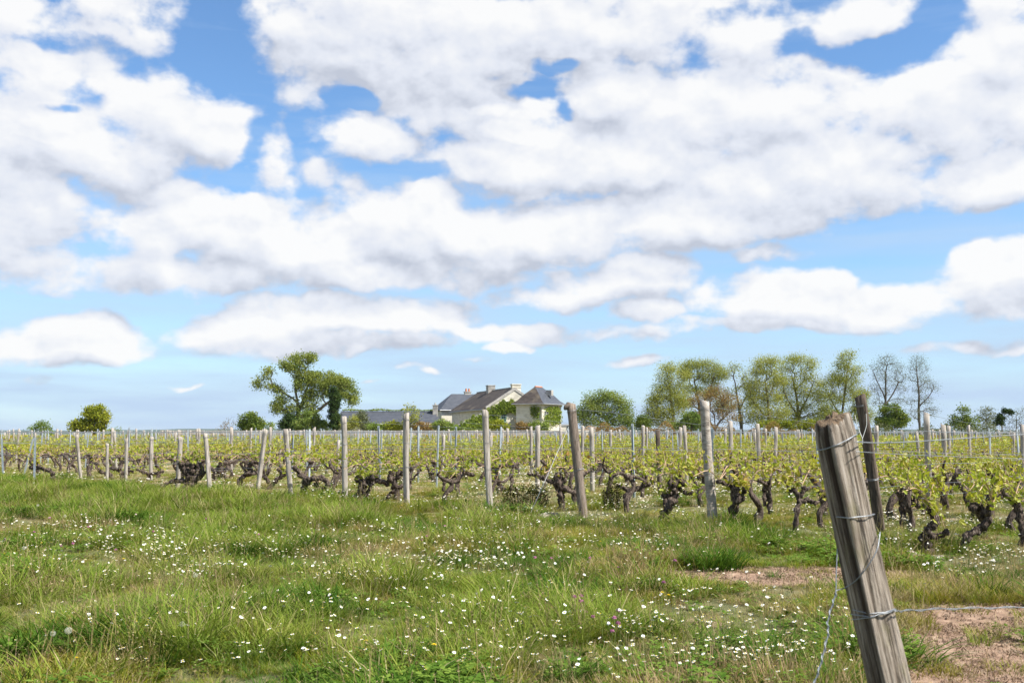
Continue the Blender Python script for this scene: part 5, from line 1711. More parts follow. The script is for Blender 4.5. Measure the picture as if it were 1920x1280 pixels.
# ---- wires
def wires():
    for ri, (o, nm) in enumerate(rows):
        rr = random.Random(1200 + ri)
        ts = [t for t in np.arange(0, 165, .5) if inside(*(o + RW * t), .58) and (o + RW * t)[1] < 118]
        if not ts:
            continue
        t0, t1 = ts[0], ts[-1] + 2
        n = 26
        for lev, z in enumerate((.58, .93, 1.30)):
            T = np.concatenate([np.linspace(t0, min(t0 + 10, t1), 14), np.linspace(min(t0 + 10, t1), t1, 14)[1:]])
            P = np.array([[*(o + RW * t), z + .012 * math.sin(t * 1.3 + lev) + .01 * rr.uniform(-1, 1)] for t in T])
            if nm and nm in row_start and t0 == 0:
                b, tp, w = row_start[nm]
                f = (.36, .62, .955)[lev]
                P[0] = b + (tp - b) * f + np.array([RW[0], RW[1], 0]) * w * .5
                k = np.clip(1 - np.arange(len(P)) / 7.0, 0, 1)
                P[1:, 2] += (P[0, 2] - z) * k[1:]
            mb = MB()
            far_row = P[0][1] > 30
            tube(mb, P - P[0], .0026 if not far_row else .0035, 3, cap=False)
            w_ = mb.build('trellis_wire', M['wire']); w_.location = P[0]
            which = ('lowest', 'middle', 'top')[lev]
            if nm and nm in row_start:
                lab = '%s trellis wire fixed to the %s' % (which, POST_SHORT[nm])
            elif nm == 'R':
                lab = '%s trellis wire above the S-shaped vine at the right' % which
            else:
                lab = '%s wire strung along one of the rows behind the front line' % which
            tag(w_, lab, 'wire', 'trellis wires')


wires()
# stay wire from the bark post down to the ground
bL, tL, wL = row_start['L']
g0 = gnd(990, 972); mb = MB()
e0 = at(1066, 800, g0[1] + .2)
tube(mb, [np.zeros(3), (e0 - g0) * .5 + [0, 0, -.01], e0 - g0], .004, 4)
o = mb.build('stay_wire', M['white_paint']); o.location = g0
tag(o, 'pale stay wire slanting from the bark post down to the ground', 'wire')

# ---- dead wood on the ground
for lab, pl, rad in [('grey fallen log lying before the S-shaped vine', [(1686, 1052), (1705, 1043), (1735, 1046), (1768, 1048)], 8.5),
                     ('pale dead branch lying left of the bark post', [(992, 980), (1012, 970), (1034, 966), (1046, 968)], 6.5),
                     ('pale twisted dead root in the grass left of the leaning post', [(437, 918), (452, 916), (464, 910), (476, 912)], 4.5)]:
    b = gnd(pl[1][0], pl[1][1] + 4); rnd = random.Random(len(lab)); mb = MB()
    pts = spline([at(x, y, b[1] + rnd.uniform(-.05, .05)) - b for x, y in pl], 5)
    tube(mb, pts, np.linspace(rad * 1.1, rad * .8, len(pts)) * b[1] / F, 12, rough=.14, r=rnd, knob=.08)
    o = mb.build('dead_log', M['bark_pale'], smooth=True); o.location = b
    tag(o, lab, 'log')
M['weed'] = leaf_mat('dark_weed_leaf', [(.0, (.030, .020, .010)), (.4, (.034, .038, .011)), (1., (.075, .08, .018))], .15)
for lab, cx, cy, rx, ry, n in [('wide dark green-brown weed clump at the foot of the knobbly vine', 985, 932, 50, 24, 1700), ('narrow dark weed clump right of the bark post', 1147, 928, 19, 28, 800)]:
    b = gnd(cx, cy + ry + 2); r = np.random.default_rng(n); Y = b[1] + .25
    P, _ = ellipsoids([(cx, cy, rx, ry), (cx - rx * .4, cy + ry * .3, rx * .5, ry * .7), (cx + rx * .4, cy + ry * .1, rx * .5, ry * .8)], Y, n, r, .3)
    P[:, 2] = np.maximum(P[:, 2], .02); b3 = np.array([b[0], Y, 0.0])
    root = thing('weed_clump', b3, lab, 'weeds')
    mb = MB(); leaf_cloud(mb, P - b3, .035, r.normal(.5, .25, len(P)), r=r, up=.5)
    mb.build('foliage', M['weed'], root)['kind'] = 'stuff'
    st = MB(); rnd = random.Random(n)
    for q in P[::9]:
        q = q - b3
        tube(st, [(q[0] * .8, q[1] * .8, 0), q * [.95, .95, .6], q], [.004, .003, .0015], 3, cap=False)
    st.build('stems', M['bark'], root)['kind'] = 'stuff'


# ================================================================== the big foreground post
def foreground_post():
    Yf = 3.2
    tp = at(1561, 787, Yf); b = tp.copy()
    q = at(1667, 1280, Yf)
    d = (q - tp) / (tp[2] - q[2])
    b = tp + d * (tp[2] + .12)
    base = tp + d * tp[2]
    root = thing('anchor_post', base, 'big weathered split-timber post leaning left in the near foreground', 'post')
    rnd = random.Random(77); ns, nl = 72, 90
    th = np.arange(ns) * 2 * math.pi / ns
    rr = 37.5 * Yf / F
    axis, u, w = frame_of(tp - b)
    # u is sideways in the picture, w in depth; find which sign points at the camera
    w = np.array([-tp[0], -tp[1], 0.0]); w -= axis * np.dot(w, axis); w /= np.linalg.norm(w)
    u = np.cross(axis, w)
    if u[0] < 0:
        u = -u
    # split section seen from above: angle 0 = right, 90 = to the camera
    corner = np.radians([-4, 99, 186, 270])
    crad = [1.0, 1.07, 1.0, .98]
    cp = np.array([[q_ * math.cos(a_), q_ * math.sin(a_)] for a_, q_ in zip(corner, crad)])
    prof_a = np.linspace(0, 2 * math.pi, 181); prof_r = []
    for a_ in prof_a:          # radius of the four-sided split section, edges a little rounded
        dv = np.array([math.cos(a_), math.sin(a_)]); best = 9
        for i in range(4):
            p0, e_ = cp[i], cp[(i + 1) % 4] - cp[i]
            den = dv[0] * e_[1] - dv[1] * e_[0]
            if abs(den) > 1e-6:
                t_ = (p0[0] * e_[1] - p0[1] * e_[0]) / den; s_ = (p0[0] * dv[1] - p0[1] * dv[0]) / den
                if t_ > 0 and -1e-6 <= s_ <= 1 + 1e-6:
                    best = min(best, t_)
        prof_r.append(.84 * best + .16)
    prof_r = np.array(prof_r)
    base_r = np.interp(th, prof_a, prof_r)
    rg = np.random.default_rng(5)
    cracks = [(R(a), dep, wd, rg.uniform(0, 6.28)) for a, dep, wd in [(114, .30, .09), (133, .20, .07), (64, .05, .03), (30, .13, .045), (84, .04, .03), (152, .14, .06), (12, .10, .05), (172, .10, .06), (50, .10, .03), (74, .07, .022), (20, .07, .02), (220, .1, .05), (330, .1, .05), (100, .04, .03)]]
    V = []
    for i in range(nl):
        f = i / (nl - 1)
        c = b + (tp - b) * f + u * rr * .07 * math.sin(f * 5 + 1)
        m = base_r.copy()
        for a, dep, wd, ph in cracks:
            ac = a + .10 * math.sin(f * 4.0 + ph) + .05 * math.sin(f * 11 + ph * 2)
            amp = dep * np.clip(.55 + .6 * math.sin(f * 6.5 + ph * 1.7), .08, 1.2)
            dd = (th - ac + math.pi) % (2 * math.pi) - math.pi
            m -= amp * np.exp(-(dd / wd) ** 2)
        m += .012 * np.sin(th * 9 + f * 7) + .022 * np.sin(th * 3 + f * 13 + 1) + .016 * np.sin(th * 5 - f * 23) + rg.normal(0, .007, ns)
        rad = rr * (1.0 + .05 * (1 - f)) * (1 - .10 * max(0, (f - .965) / .035))
        ring = c + rad * m[:, None] * (np.cos(th)[:, None] * u + np.sin(th)[:, None] * w)
        if i >= nl - 3:      # the sawn head slopes towards the camera on the left
            k = (i - nl + 4) / 3
            ring = ring + axis * k * (rr * (-.26 * np.sin(th) + .16 * np.cos(th)) * m + (rg.normal(0, .05, ns) + .07 * np.sin(th * 4 + 1) + .05 * np.sin(th * 9)) * rr)[:, None]
        V.append(ring)
    # rough end grain in rings
    last = V[-1]; cen = last.mean(0)
    fsn = nl
    for k, s in enumerate((.78, .52, .26)):
        V.append(cen + (last - cen) * s + axis * (rg.normal(0, .035, ns) * rr)[:, None] + axis * rr * .04)
    n_all = len(V)
    V = np.concatenate(V + [cen[None] + axis * rr * .05]) - base
    fs = [(i * ns + j, i * ns + (j + 1) % ns, (i + 1) * ns + (j + 1) % ns, (i + 1) * ns + j) for i in range(n_all - 1) for j in range(ns)]
    fs += [((n_all - 1) * ns + j, (n_all - 1) * ns + (j + 1) % ns, n_all * ns) for j in range(ns)]
    mats = [None] * len(fs)
    rot = []  # rotted strip, widened to paint in the shade of the left facet
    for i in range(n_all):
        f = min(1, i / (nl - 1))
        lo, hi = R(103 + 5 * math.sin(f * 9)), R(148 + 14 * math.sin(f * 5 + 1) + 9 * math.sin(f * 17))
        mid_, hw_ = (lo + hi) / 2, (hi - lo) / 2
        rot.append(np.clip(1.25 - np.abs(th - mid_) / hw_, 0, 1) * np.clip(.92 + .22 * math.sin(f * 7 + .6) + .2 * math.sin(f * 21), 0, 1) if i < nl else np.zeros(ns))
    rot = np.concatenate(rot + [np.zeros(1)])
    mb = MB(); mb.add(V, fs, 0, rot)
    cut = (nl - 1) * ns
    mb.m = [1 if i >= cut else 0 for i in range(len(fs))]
    m = new_mat('split_oak_post'); t = m.node_tree
    tc = t.nodes.new('ShaderNodeTexCoord')
    # grain coordinates follow the lean of the post
    mp = t.nodes.new('ShaderNodeMapping'); t.links.new(tc.outputs['Object'], mp.inputs['Vector'])
    mp.inputs['Rotation'].default_value = (0, -math.atan2(axis[0], axis[2]), 0)
    gv = mp.outputs[0]
    g1 = noise(t, 1.0, 8, scaled(t, gv, (75, 75, 3.0)), .65)
    g2 = noise(t, 1.0, 6, scaled(t, gv, (24, 24, 2.0)), .6)
    c = ramp(t, g1, [(.34, (.040, .029, .021)), (.45, (.15, .122, .094)), (.57, (.30, .258, .212)), (.76, (.45, .41, .36))])
    c = mixc(t, maprange(t, g2, .54, .72, 0, .7), c, (.18, .145, .105))
    c = mixc(t, maprange(t, noise(t, 1.0, 5, scaled(t, gv, (9, 9, 5)), .6), .56, .70, 0, .6), c, (.15, .145, .065))   # greenish algae
    stain = noise(t, 1.0, 6, scaled(t, gv, (40, 40, 1.6)), .6)
    c = mixc(t, maprange(t, stain, .60, .65, 0, .92), c, (.03, .022, .017))        # black rot lines along the grain
    rot_shade = math_n(t, 'ADD', attr(t, 'tint'), math_n(t, 'MULTIPLY_ADD', noise(t, 1.0, 6, scaled(t, gv, (55, 55, 5)), .65), 1.5, -.70))
    c = mixc(t, maprange(t, math_n(t, 'MULTIPLY', rot_shade, math_n(t, 'GREATER_THAN', attr(t, 'tint'), .01)), .2, .8, 0, .88), c, (.045, .031, .022))  # rot colour and painted shade together darken the left facet
    p = t.nodes.new('ShaderNodeBsdfPrincipled'); t.links.new(c, p.inputs['Base Color']); p.inputs['Roughness'].default_value = .9
    p.inputs['Specular IOR Level'].default_value = .2
    bp = t.nodes.new('ShaderNodeBump'); bp.inputs['Strength'].default_value = 1.0; bp.inputs['Distance'].default_value = .008
    t.links.new(math_n(t, 'SUBTRACT', g1, math_n(t, 'MULTIPLY', maprange(t, stain, .56, .62), .4)), bp.inputs['Height']); t.links.new(bp.outputs[0], p.inputs['Normal'])
    out_of(m, p.outputs[0])
    M['end_grain'] = solid_mat('cracked_end_grain', [(.3, (.075, .05, .032)), (.5, (.24, .17, .11)), (.75, (.40, .31, .22))], (60, 12, 60), 1.0, .95, bump=1.0, bump_scale=5)
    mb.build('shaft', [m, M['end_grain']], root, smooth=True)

    # wires: every turn hugs the timber, the rest hang or run off along the row
    def on_post(px, py, k=1.08):
        """point on the post's skin seen at this pixel"""
        f = (tp[2] - at(px, py, Yf)[2]) / (tp[2] - q[2])
        c = tp + (q - tp) * f
        x = at(px, py, Yf)[0] - c[0]
        s = np.clip(x / (rr * k), -1, 1)
        return c + u * rr * k * s + w * rr * k * math.sqrt(max(0, 1 - s * s)) + axis * 0

    def turn(py0, k=1.09, slope=0.0, ph=0.0, n=30, a0=0, a1=6.2832):
        f = (tp[2] - at(1600, py0, Yf)[2]) / (tp[2] - q[2])
        c = tp + (q - tp) * f
        out = []
        for a in np.linspace(a0, a1, n):
            br = np.interp(a % 6.2832, prof_a, prof_r)
            out.append(c + rr * max(br, .80) * k * (math.cos(a) * u + math.sin(a) * w) + axis * slope * rr * math.cos(a + ph) - base)
        return np.array(out)
    wr = .0018
    w1 = MB()
    t1 = turn(829, 1.06, .22, 0.2)
    tube(w1, np.vstack([t1]), wr * 1.1, 6)
    w1.build('wire_loop', M['wire'], root, smooth=True)
    w2 = MB(); tube(w2, turn(966, 1.06, -.10, 0.4), wr, 6); w2.build('wire_loop', M['wire'], root, smooth=True)
    w3 = MB()
    for k, (py, sl) in enumerate([(1142, -.12), (1147, -.05), (1151, -.2)]):
        tube(w3, turn(py, 1.06 + .02 * k, sl, .3 + k), wr * .85, 6)
    w3.build('wire_loop', M['wire'], root, smooth=True)
    # diagonal strand across the lit face, down the left side to the hanging twist
    w4 = MB()
    dg = spline([on_post(1651, 1003), on_post(1640, 1032), on_post(1612, 1070), on_post(1588, 1092), at(1568, 1107, Yf - .06), at(1566, 1118, Yf - .03)], 6) - base
    tube(w4, dg, wr, 6); w4.build('diagonal_wire', M['wire'], root, smooth=True)
    w5 = MB()
    hang = [(1570, 1028), (1568, 1075), (1567, 1110), (1560, 1135), (1552, 1165), (1553, 1185), (1545, 1220), (1537, 1250), (1526, 1285), (1520, 1330), (1512, 1400)]
    pts = spline([at(x, y, Yf - .03 - .0006 * (y - 1028)) for x, y in hang], 8) - base
    n0 = 16
    ph = np.arange(len(pts)) * 1.05
    tw = np.stack([np.cos(ph), np.sin(ph), 0 * ph], 1) * .0026
    tube(w5, pts, wr * .9, 6)
    tube(w5, pts[n0:] + tw[n0:] * 1.5, wr * .9, 6)
    w5.build('hanging_wire', M['wire'], root, smooth=True)
    # wires of this row: the upper rises to the right, the lower runs almost level
    for lab, a, pts in [
        ('thick upper wire leaving the big foreground post to the right', on_post(1603, 832), [(1655, 830, 3.3), (1740, 826, 3.55), (1830, 820, 3.8), (1925, 814, 4.05), (2080, 808, 4.6)]),
        ('thin second wire below the upper one from the foreground post', on_post(1603, 849), [(1700, 852, 3.5), (1800, 856, 3.8), (1925, 860, 4.1), (2100, 864, 4.6)]),
        ('double lower wire leaving the big foreground post above bare soil', on_post(1675, 1146), [(1700, 1144, 3.22), (1760, 1141, 3.35), (1840, 1139, 3.5), (1925, 1138, 3.65), (2100, 1134, 4.0)])]:
        P = spline([a] + [at(*p) for p in pts], 8)
        mb = MB(); tube(mb, P - P[0], wr * (1.2 if 'thick' in lab else .75), 6)
        if 'double' in lab:
            ph = np.arange(len(P)) * .9
            tube(mb, P - P[0] + np.stack([0 * ph, np.cos(ph), np.sin(ph)], 1) * .004, wr * .75, 6)
        if 'thick' in lab:
            for k in (9, 26):
                tube(mb, [P[k] - P[0] + np.array([.012 * (j / 5 - .5), .006 * math.cos(j * 2), .006 * math.sin(j * 2)]) for j in range(10)], wr * .8, 5)
        o = mb.build('row_wire', M['wire'], smooth=True); o.location = P[0]
        tag(o, lab, 'wire', 'wires of the foreground post')


foreground_post()
# forked tie wire hanging from the head of the dark split post
bN, tN, wN = row_start['N']
mb = MB()
Yn = tN[1] - wN * .7
for pl in ([(1603, 778), (1607, 795), (1613, 812), (1617, 822), (1617, 832)], [(1624, 775), (1625, 795), (1621, 810), (1617, 822)]):
    tube(mb, spline([at(x, y, Yn) for x, y in pl], 4) - bN, .0035, 5)
o = mb.build('tie_wire', M['white_paint']); o.location = bN
tag(o, 'pale forked tie wire hanging on the dark split post', 'wire')


# ================================================================== grass and flowers
def blades(n, radius, h, width, bend, r, lean=.25, dry=0.0, seg=3):
    """a tuft of curved tapering blades"""
    a = r.uniform(0, 6.283, n); q = np.sqrt(r.uniform(0, 1, n)) * radius
    B = np.stack([q * np.cos(a), q * np.sin(a), np.full(n, -.01)], 1)
    head = a + r.normal(0, 1.1, n)
    H = h * r.uniform(.45, 1.15, n) * (1 - .3 * q / radius)
    bd = bend * r.uniform(.3, 1.5, n)
    W = width * r.uniform(.7, 1.3, n)
    dirx = np.stack([np.cos(head), np.sin(head), 0 * head], 1)
    side = np.stack([-np.sin(head), np.cos(head), 0 * head], 1)
    ts = [0, .4, .75]; V = []
    for t in ts:
        c = B + dirx * (H * (lean * t + bd * t * t))[:, None] + np.array([0, 0, 1.]) * (H * (t - .28 * bd * t * t))[:, None]
        wd = (W * (1 - .55 * t * t))[:, None] * .5
        V += [c - side * wd, c + side * wd]
    V.append(B + dirx * (H * (lean + bd))[:, None] + np.array([0, 0, 1.]) * (H * (1 - .28 * bd))[:, None])
    V = np.stack(V, 1)
    fs = []
    for i in range(n):
        o = 7 * i
        fs += [(o, o + 1, o + 3, o + 2), (o + 2, o + 3, o + 5, o + 4), (o + 4, o + 5, o + 6)]
    tint = np.repeat(np.where(r.uniform(0, 1, n) < dry, r.uniform(.8, 1.0, n), r.uniform(0, .72, n)), 7)
    mb = MB(); mb.add(V.reshape(-1, 3), fs, 0, tint)
    return mb


def grass_mat(name, stops, warm=.5):
    """blade colour from blade to blade, with drifts of drier and lusher sward over the meadow"""
    m = new_mat(name); t = m.node_tree
    c = ramp(t, attr(t, 'tint'), stops)
    p = scaled(t, world_pos(t), (1, 1, 0.1))
    dry = maprange(t, noise(t, .62, 6, p, .66), .46, .64, 0, .68 * warm * 2)
    c = mixc(t, dry, c, (.29, .225, .060))
    lush = maprange(t, noise(t, .75, 5, scaled(t, p, (1.0, 1.3, 1)), .62), .53, .64, 0, .5)
    c = mixc(t, lush, c, (.060, .135, .018))
    d = t.nodes.new('ShaderNodeBsdfDiffuse'); t.links.new(c, d.inputs[0])
    tr = t.nodes.new('ShaderNodeBsdfTranslucent'); t.links.new(mixc(t, 1.0, c, (1.0, 1.0, .6), 'MULTIPLY'), tr.inputs[0])
    mx = t.nodes.new('ShaderNodeMixShader'); mx.inputs[0].default_value = .32
    t.links.new(d.outputs[0], mx.inputs[1]); t.links.new(tr.outputs[0], mx.inputs[2])
    out_of(m, mx.outputs[0])
    return m


M['grass'] = grass_mat('meadow_grass', [(.0, (.075, .12, .009)), (.4, (.17, .208, .016)), (.72, (.27, .28, .03)), (.85, (.38, .30, .10)), (1., (.48, .38, .18))])
M['grass_tall'] = grass_mat('tall_bluish_grass', [(.0, (.095, .16, .020)), (.4, (.175, .24, .034)), (.72, (.26, .30, .06)), (.85, (.36, .32, .13)), (1., (.44, .38, .20))], .15)
M['grass_dry'] = grass_mat('straw_grass', [(.0, (.19, .165, .06)), (.5, (.30, .245, .11)), (1., (.43, .34, .20))], .2)
M['dock'] = grass_mat('dark_lush_grass', [(.0, (.035, .080, .010)), (.5, (.065, .13, .018)), (1., (.11, .18, .03))], 0)
M['grass_rust'] = grass_mat('rusty_stalks', [(.0, (.20, .13, .055)), (.5, (.33, .22, .12)), (1., (.42, .30, .19))], 0)
M['clover'] = leaf_mat('clover_leaf', [(.0, (.06, .125, .018)), (.5, (.11, .19, .028)), (1., (.18, .26, .045))], .3)
M['petal'] = solid_mat('daisy_petal', [(.3, (.78, .78, .76)), (.7, (.86, .86, .85))], (9, 9, 9), 1, .7)
M['daisy_eye'] = solid_mat('daisy_eye', [(.3, (.62, .42, .03)), (.7, (.75, .55, .05))], (9, 9, 9), 1, .8)
M['stem'] = solid_mat('flower_stem', [(.3, (.10, .15, .03)), (.7, (.18, .22, .06))], (9, 9, 9), 1, .8)
M['pink'] = solid_mat('clover_head', [(.3, (.42, .13, .26)), (.7, (.58, .27, .42))], (60, 60, 60), 1, .8)
M['yellow'] = solid_mat('yellow_petal', [(.3, (.70, .48, .01)), (.7, (.80, .60, .02))], (60, 60, 60), 1, .7)
M['fluff'] = leaf_mat('seed_fluff', [(.0, (.60, .58, .54)), (1., (.75, .74, .70))], .5, gloss=0)

rg = np.random.default_rng(21)
protos = []
for k in range(4):
    protos.append(blades(110, .14, .105, .0036, .7, rg, .35, .2).mesh('tuft', [M['grass']]))          # 0-3 short sward
for k in range(3):
    protos.append(blades(84, .11, .235, .0044, .85, rg, .28, .08).mesh('tuft', [M['grass_tall']]))     # 4-6 long soft tufts
for k in range(2):
    protos.append(blades(60, .13, .11, .0030, .7, rg, .4, .5).mesh('tuft', [M['grass_dry']]))          # 7-8 straw


def clover_patch(r, n=36, rad=.13):
    mb = MB()
    for i in range(n):
        a = r.uniform(0, 6.283); q = math.sqrt(r.uniform()) * rad
        c = np.array([q * math.cos(a), q * math.sin(a), r.uniform(.025, .085)])
        rot = r.uniform(0, 6.283); s = r.uniform(.010, .017)
        ti = r.uniform(0, 1)
        for j in range(3):
            b = rot + j * 2.094
            d = np.array([math.cos(b), math.sin(b), r.uniform(-.1, .35)]); e = np.array([-math.sin(b), math.cos(b), 0])
            mb.add([c, c + d * s * 1.1 + e * s * .75, c + d * s * 2.0, c + d * s * 1.1 - e * s * .75], [(0, 1, 2, 3)], 0, ti)
    return mb


def broad_rosette(r, n=11, L=.11):
    mb = MB()
    for i in range(n):
        a = r.uniform(0, 6.283); d = np.array([math.cos(a), math.sin(a), 0]); e = np.array([-d[1], d[0], 0])
        l = L * r.uniform(.6, 1.2); w = l * .16; el = r.uniform(.25, 1.1)
        ps = [np.zeros(3)]
        for t in (.35, .7, 1.0):
            ps.append(d * l * t * math.cos(el) + np.array([0, 0, l * (t * math.sin(el) - .35 * t * t)]))
        V = [ps[0] - e * w * .3, ps[0] + e * w * .3, ps[1] - e * w, ps[1] + e * w, ps[2] - e * w * .9, ps[2] + e * w * .9, ps[3]]
        mb.add(V, [(0, 1, 3, 2), (2, 3, 5, 4), (4, 5, 6)], 0, r.uniform(0, 1))
    return mb


for k in range(2):
    protos.append(clover_patch(rg).mesh('tuft', [M['clover']]))       # 9-10
for k in range(2):
    protos.append(broad_rosette(rg).mesh('tuft', [M['clover']]))      # 11-12


def stalks(r, n=5):
    mb = MB(); rnd = random.Random(int(r.integers(1e6)))
    for i in range(n):
        x, y = r.normal(0, .06, 2); h = r.uniform(.14, .30); lx, ly = r.normal(0, .06, 2)
        tube(mb, [(x, y, 0), (x + lx * .4, y + ly * .4, h * .6), (x + lx, y + ly, h)], [.0016, .0013, .0010], 3, cap=False, tint=r.uniform(.3, 1))
        for j in range(4):
            c = np.array([x + lx * (.8 + .06 * j), y + ly * (.8 + .06 * j), h * (.86 + .05 * j)])
            leaf_cloud(mb, c[None], .012, [r.uniform(.3, 1)], r=r)
    return mb


for k in range(2):
    protos.append(stalks(rg).mesh('tuft', [M['grass_dry']]))          # 13-14 dead stalks


for k in range(2):
    protos.append(blades(60, .09, .20, .0070, .95, rg, .4, .03).mesh('tuft', [M['dock']]))              # 15-16 broad dark blades
for k in range(2):
    protos.append(blades(34, .13, .20, .0026, .35, rg, .15, .75).mesh('tuft', [M['grass_rust']]))       # 17-18 rusty seed stalks


def headland(x, y):
    """distance in metres in front (+) of the line of end posts"""
    o = row_start['M'][0][:2]
    return -((x - o[0]) * RW[0] + (y - o[1]) * RW[1])


def meadow():
    X, Y, I, S = [], [], [], []
    r = np.random.default_rng(33)
    for y0, y1, dens, sc in ((3.6, 6.5, 210, 1.0), (6.5, 10, 150, 1.05), (10, 16, 95, 1.15), (16, 24, 55, 1.3), (24, 36, 22, 1.6), (36, 60, 7, 2.2), (60, 118, 1.6, 3.2)):
        n = int(dens * (y1 * y1 - y0 * y0) / 2 * 1.16)
        u = r.uniform(0, 1, n); y = np.sqrt(y0 * y0 + u * (y1 * y1 - y0 * y0)); x = r.uniform(-.58, .58, n) * y
        ba = bare_at(x, y); hd = headland(x, y)
        row = smooth_noise(x * 1.6, y * 1.6, 9)
        keep = r.uniform(0, 1, n) > ba * .96
        inv = hd < -.2
        keep &= ~(inv & (r.uniform(0, 1, n) < .38 + .5 * (row > .55)))
        x, y, hd, inv = x[keep], y[keep], hd[keep], inv[keep]; n = len(x)
        tall = smooth_noise(x * .9, y * .9, 3); cl = smooth_noise(x * 1.1, y * 1.1, 5); dr = smooth_noise(x * .8, y * .8, 6)
        left = np.clip((-x / y + .1) * 2.2, 0, 1)
        p = r.uniform(0, 1, n); idx = r.integers(0, 4, n)
        band = np.exp(-((hd - 1.9) / 1.4) ** 2) * (.08 + .92 * left)           # long grass along the row ends, more to the left
        pt = .05 + .24 * (tall > .61) + .5 * band
        pt = np.where(inv, .05, pt)
        idx = np.where(p < pt, r.integers(4, 7, n), idx)
        p2 = r.uniform(0, 1, n)
        idx = np.where((p2 < .12 + .48 * (dr > .58)) & (idx < 4), r.integers(7, 9, n), idx)
        p3 = r.uniform(0, 1, n)
        idx = np.where((p3 < .08 + .45 * (cl > .60)) & (idx < 4), r.integers(9, 13, n), idx)
        idx = np.where((r.uniform(0, 1, n) < .06) & (y < 22) & ~inv, r.integers(13, 15, n), idx)
        dk = smooth_noise(x * 2.1, y * 2.1, 15); ru = smooth_noise(x * 1.4, y * 1.4, 16); hz = smooth_noise(x * 2.6, y * 2.6, 17)
        idx = np.where((r.uniform(0, 1, n) < .02 + .40 * (dk > .66)) & (idx < 7) & ~inv, r.integers(15, 17, n), idx)
        idx = np.where((r.uniform(0, 1, n) < .015 + .16 * (ru > .63)) & (idx < 9) & ~inv, r.integers(17, 19, n), idx)
        thin = (hz < .40) & (r.uniform(0, 1, n) < .55) & ~inv & (idx < 9)
        s = sc * r.uniform(.55, 1.25, n) * np.clip(.35 + 1.25 * hz, .55, 1.35) * np.where(thin, .5, 1.0) * np.where(inv, .75, 1.0) * np.where((x > 1.5) & (y < 11) & (idx >= 4) & (idx < 7), .75, 1.0)
        X.append(x); Y.append(y); I.append(idx); S.append(s)
    X, Y, I, S = (np.concatenate(k) for k in (X, Y, I, S))
    n = len(X)
    rot = np.stack([r.normal(0, .10, n), r.normal(0, .10, n), r.uniform(0, 6.283, n)], 1)
    sc3 = np.stack([S, S, np.where(Y > 24, S * .62, S) * r.uniform(.8, 1.15, n)], 1)
    scatter('meadow_grass', protos, None, np.stack([X, Y, gh(X, Y)], 1), rot, sc3, I, 'long uneven meadow grass with clover and dry stalks', 'grass')
    print('tufts', n)


meadow()
# lush dark grass clumps that stand out
for lab, px, py, rad, h, n in [('dark lush grass clump in front of the round log post', 1338, 1066, .26, .30, 420), ('broad dark grass tuft in the middle foreground', 1085, 1120, .22, .22, 300),
                               ('dark grass tuft left of the bare soil', 1240, 1112, .16, .20, 200), ('leafy dark tuft at the lower centre', 1195, 1190, .2, .18, 260)]:
    b = gnd(px, py)
    mb = blades(n, rad, h, .009, .7, np.random.default_rng(n), .35, 0)
    o = mb.build('grass_clump', M['dock']); o.location = b
    tag(o, lab, 'grass clump')


def daisy_mesh(seed, open_=True):
    rnd = random.Random(seed); mb = MB()
    h = rnd.uniform(.085, .14); tx, ty = rnd.uniform(-.02, .02), rnd.uniform(-.02, .02)
    tube(mb, [(0, 0, 0), (tx * .4, ty * .4, h * .6), (tx, ty, h)], .0012, 3, 2, cap=False)
    c = np.array([tx, ty, h]); nrm = np.array([rnd.gauss(0, .25), rnd.gauss(-.15, .25), 1.0]); _, u, w = frame_of(nrm); nn = nrm / np.linalg.norm(nrm)
    k = 14; R0 = rnd.uniform(.0092, .0125)
    for i in range(k):
        a = 2 * math.pi * i / k + rnd.uniform(-.08, .08); da = 2.4 / k
        d = math.cos(a) * u + math.sin(a) * w
        e = -math.sin(a) * u + math.cos(a) * w
        q = R0 * rnd.uniform(.88, 1.08)
        mb.add([c + d * .003, c + d * q * .7 + e * q * .19 + nn * .0012, c + d * q + nn * .0005, c + d * q * .7 - e * q * .19 + nn * .0012], [(0, 1, 2, 3)], 0)
    v = [c + nn * .0042]
    for i in range(8):
        a = 2 * math.pi * i / 8
        v.append(c + (math.cos(a) * u + math.sin(a) * w) * .0042 + nn * .0016)
    mb.add(v, [(0, 1 + i, 1 + (i + 1) % 8) for i in range(8)], 1)
    return mb.mesh('daisy', [M['petal'], M['daisy_eye'], M['stem']])


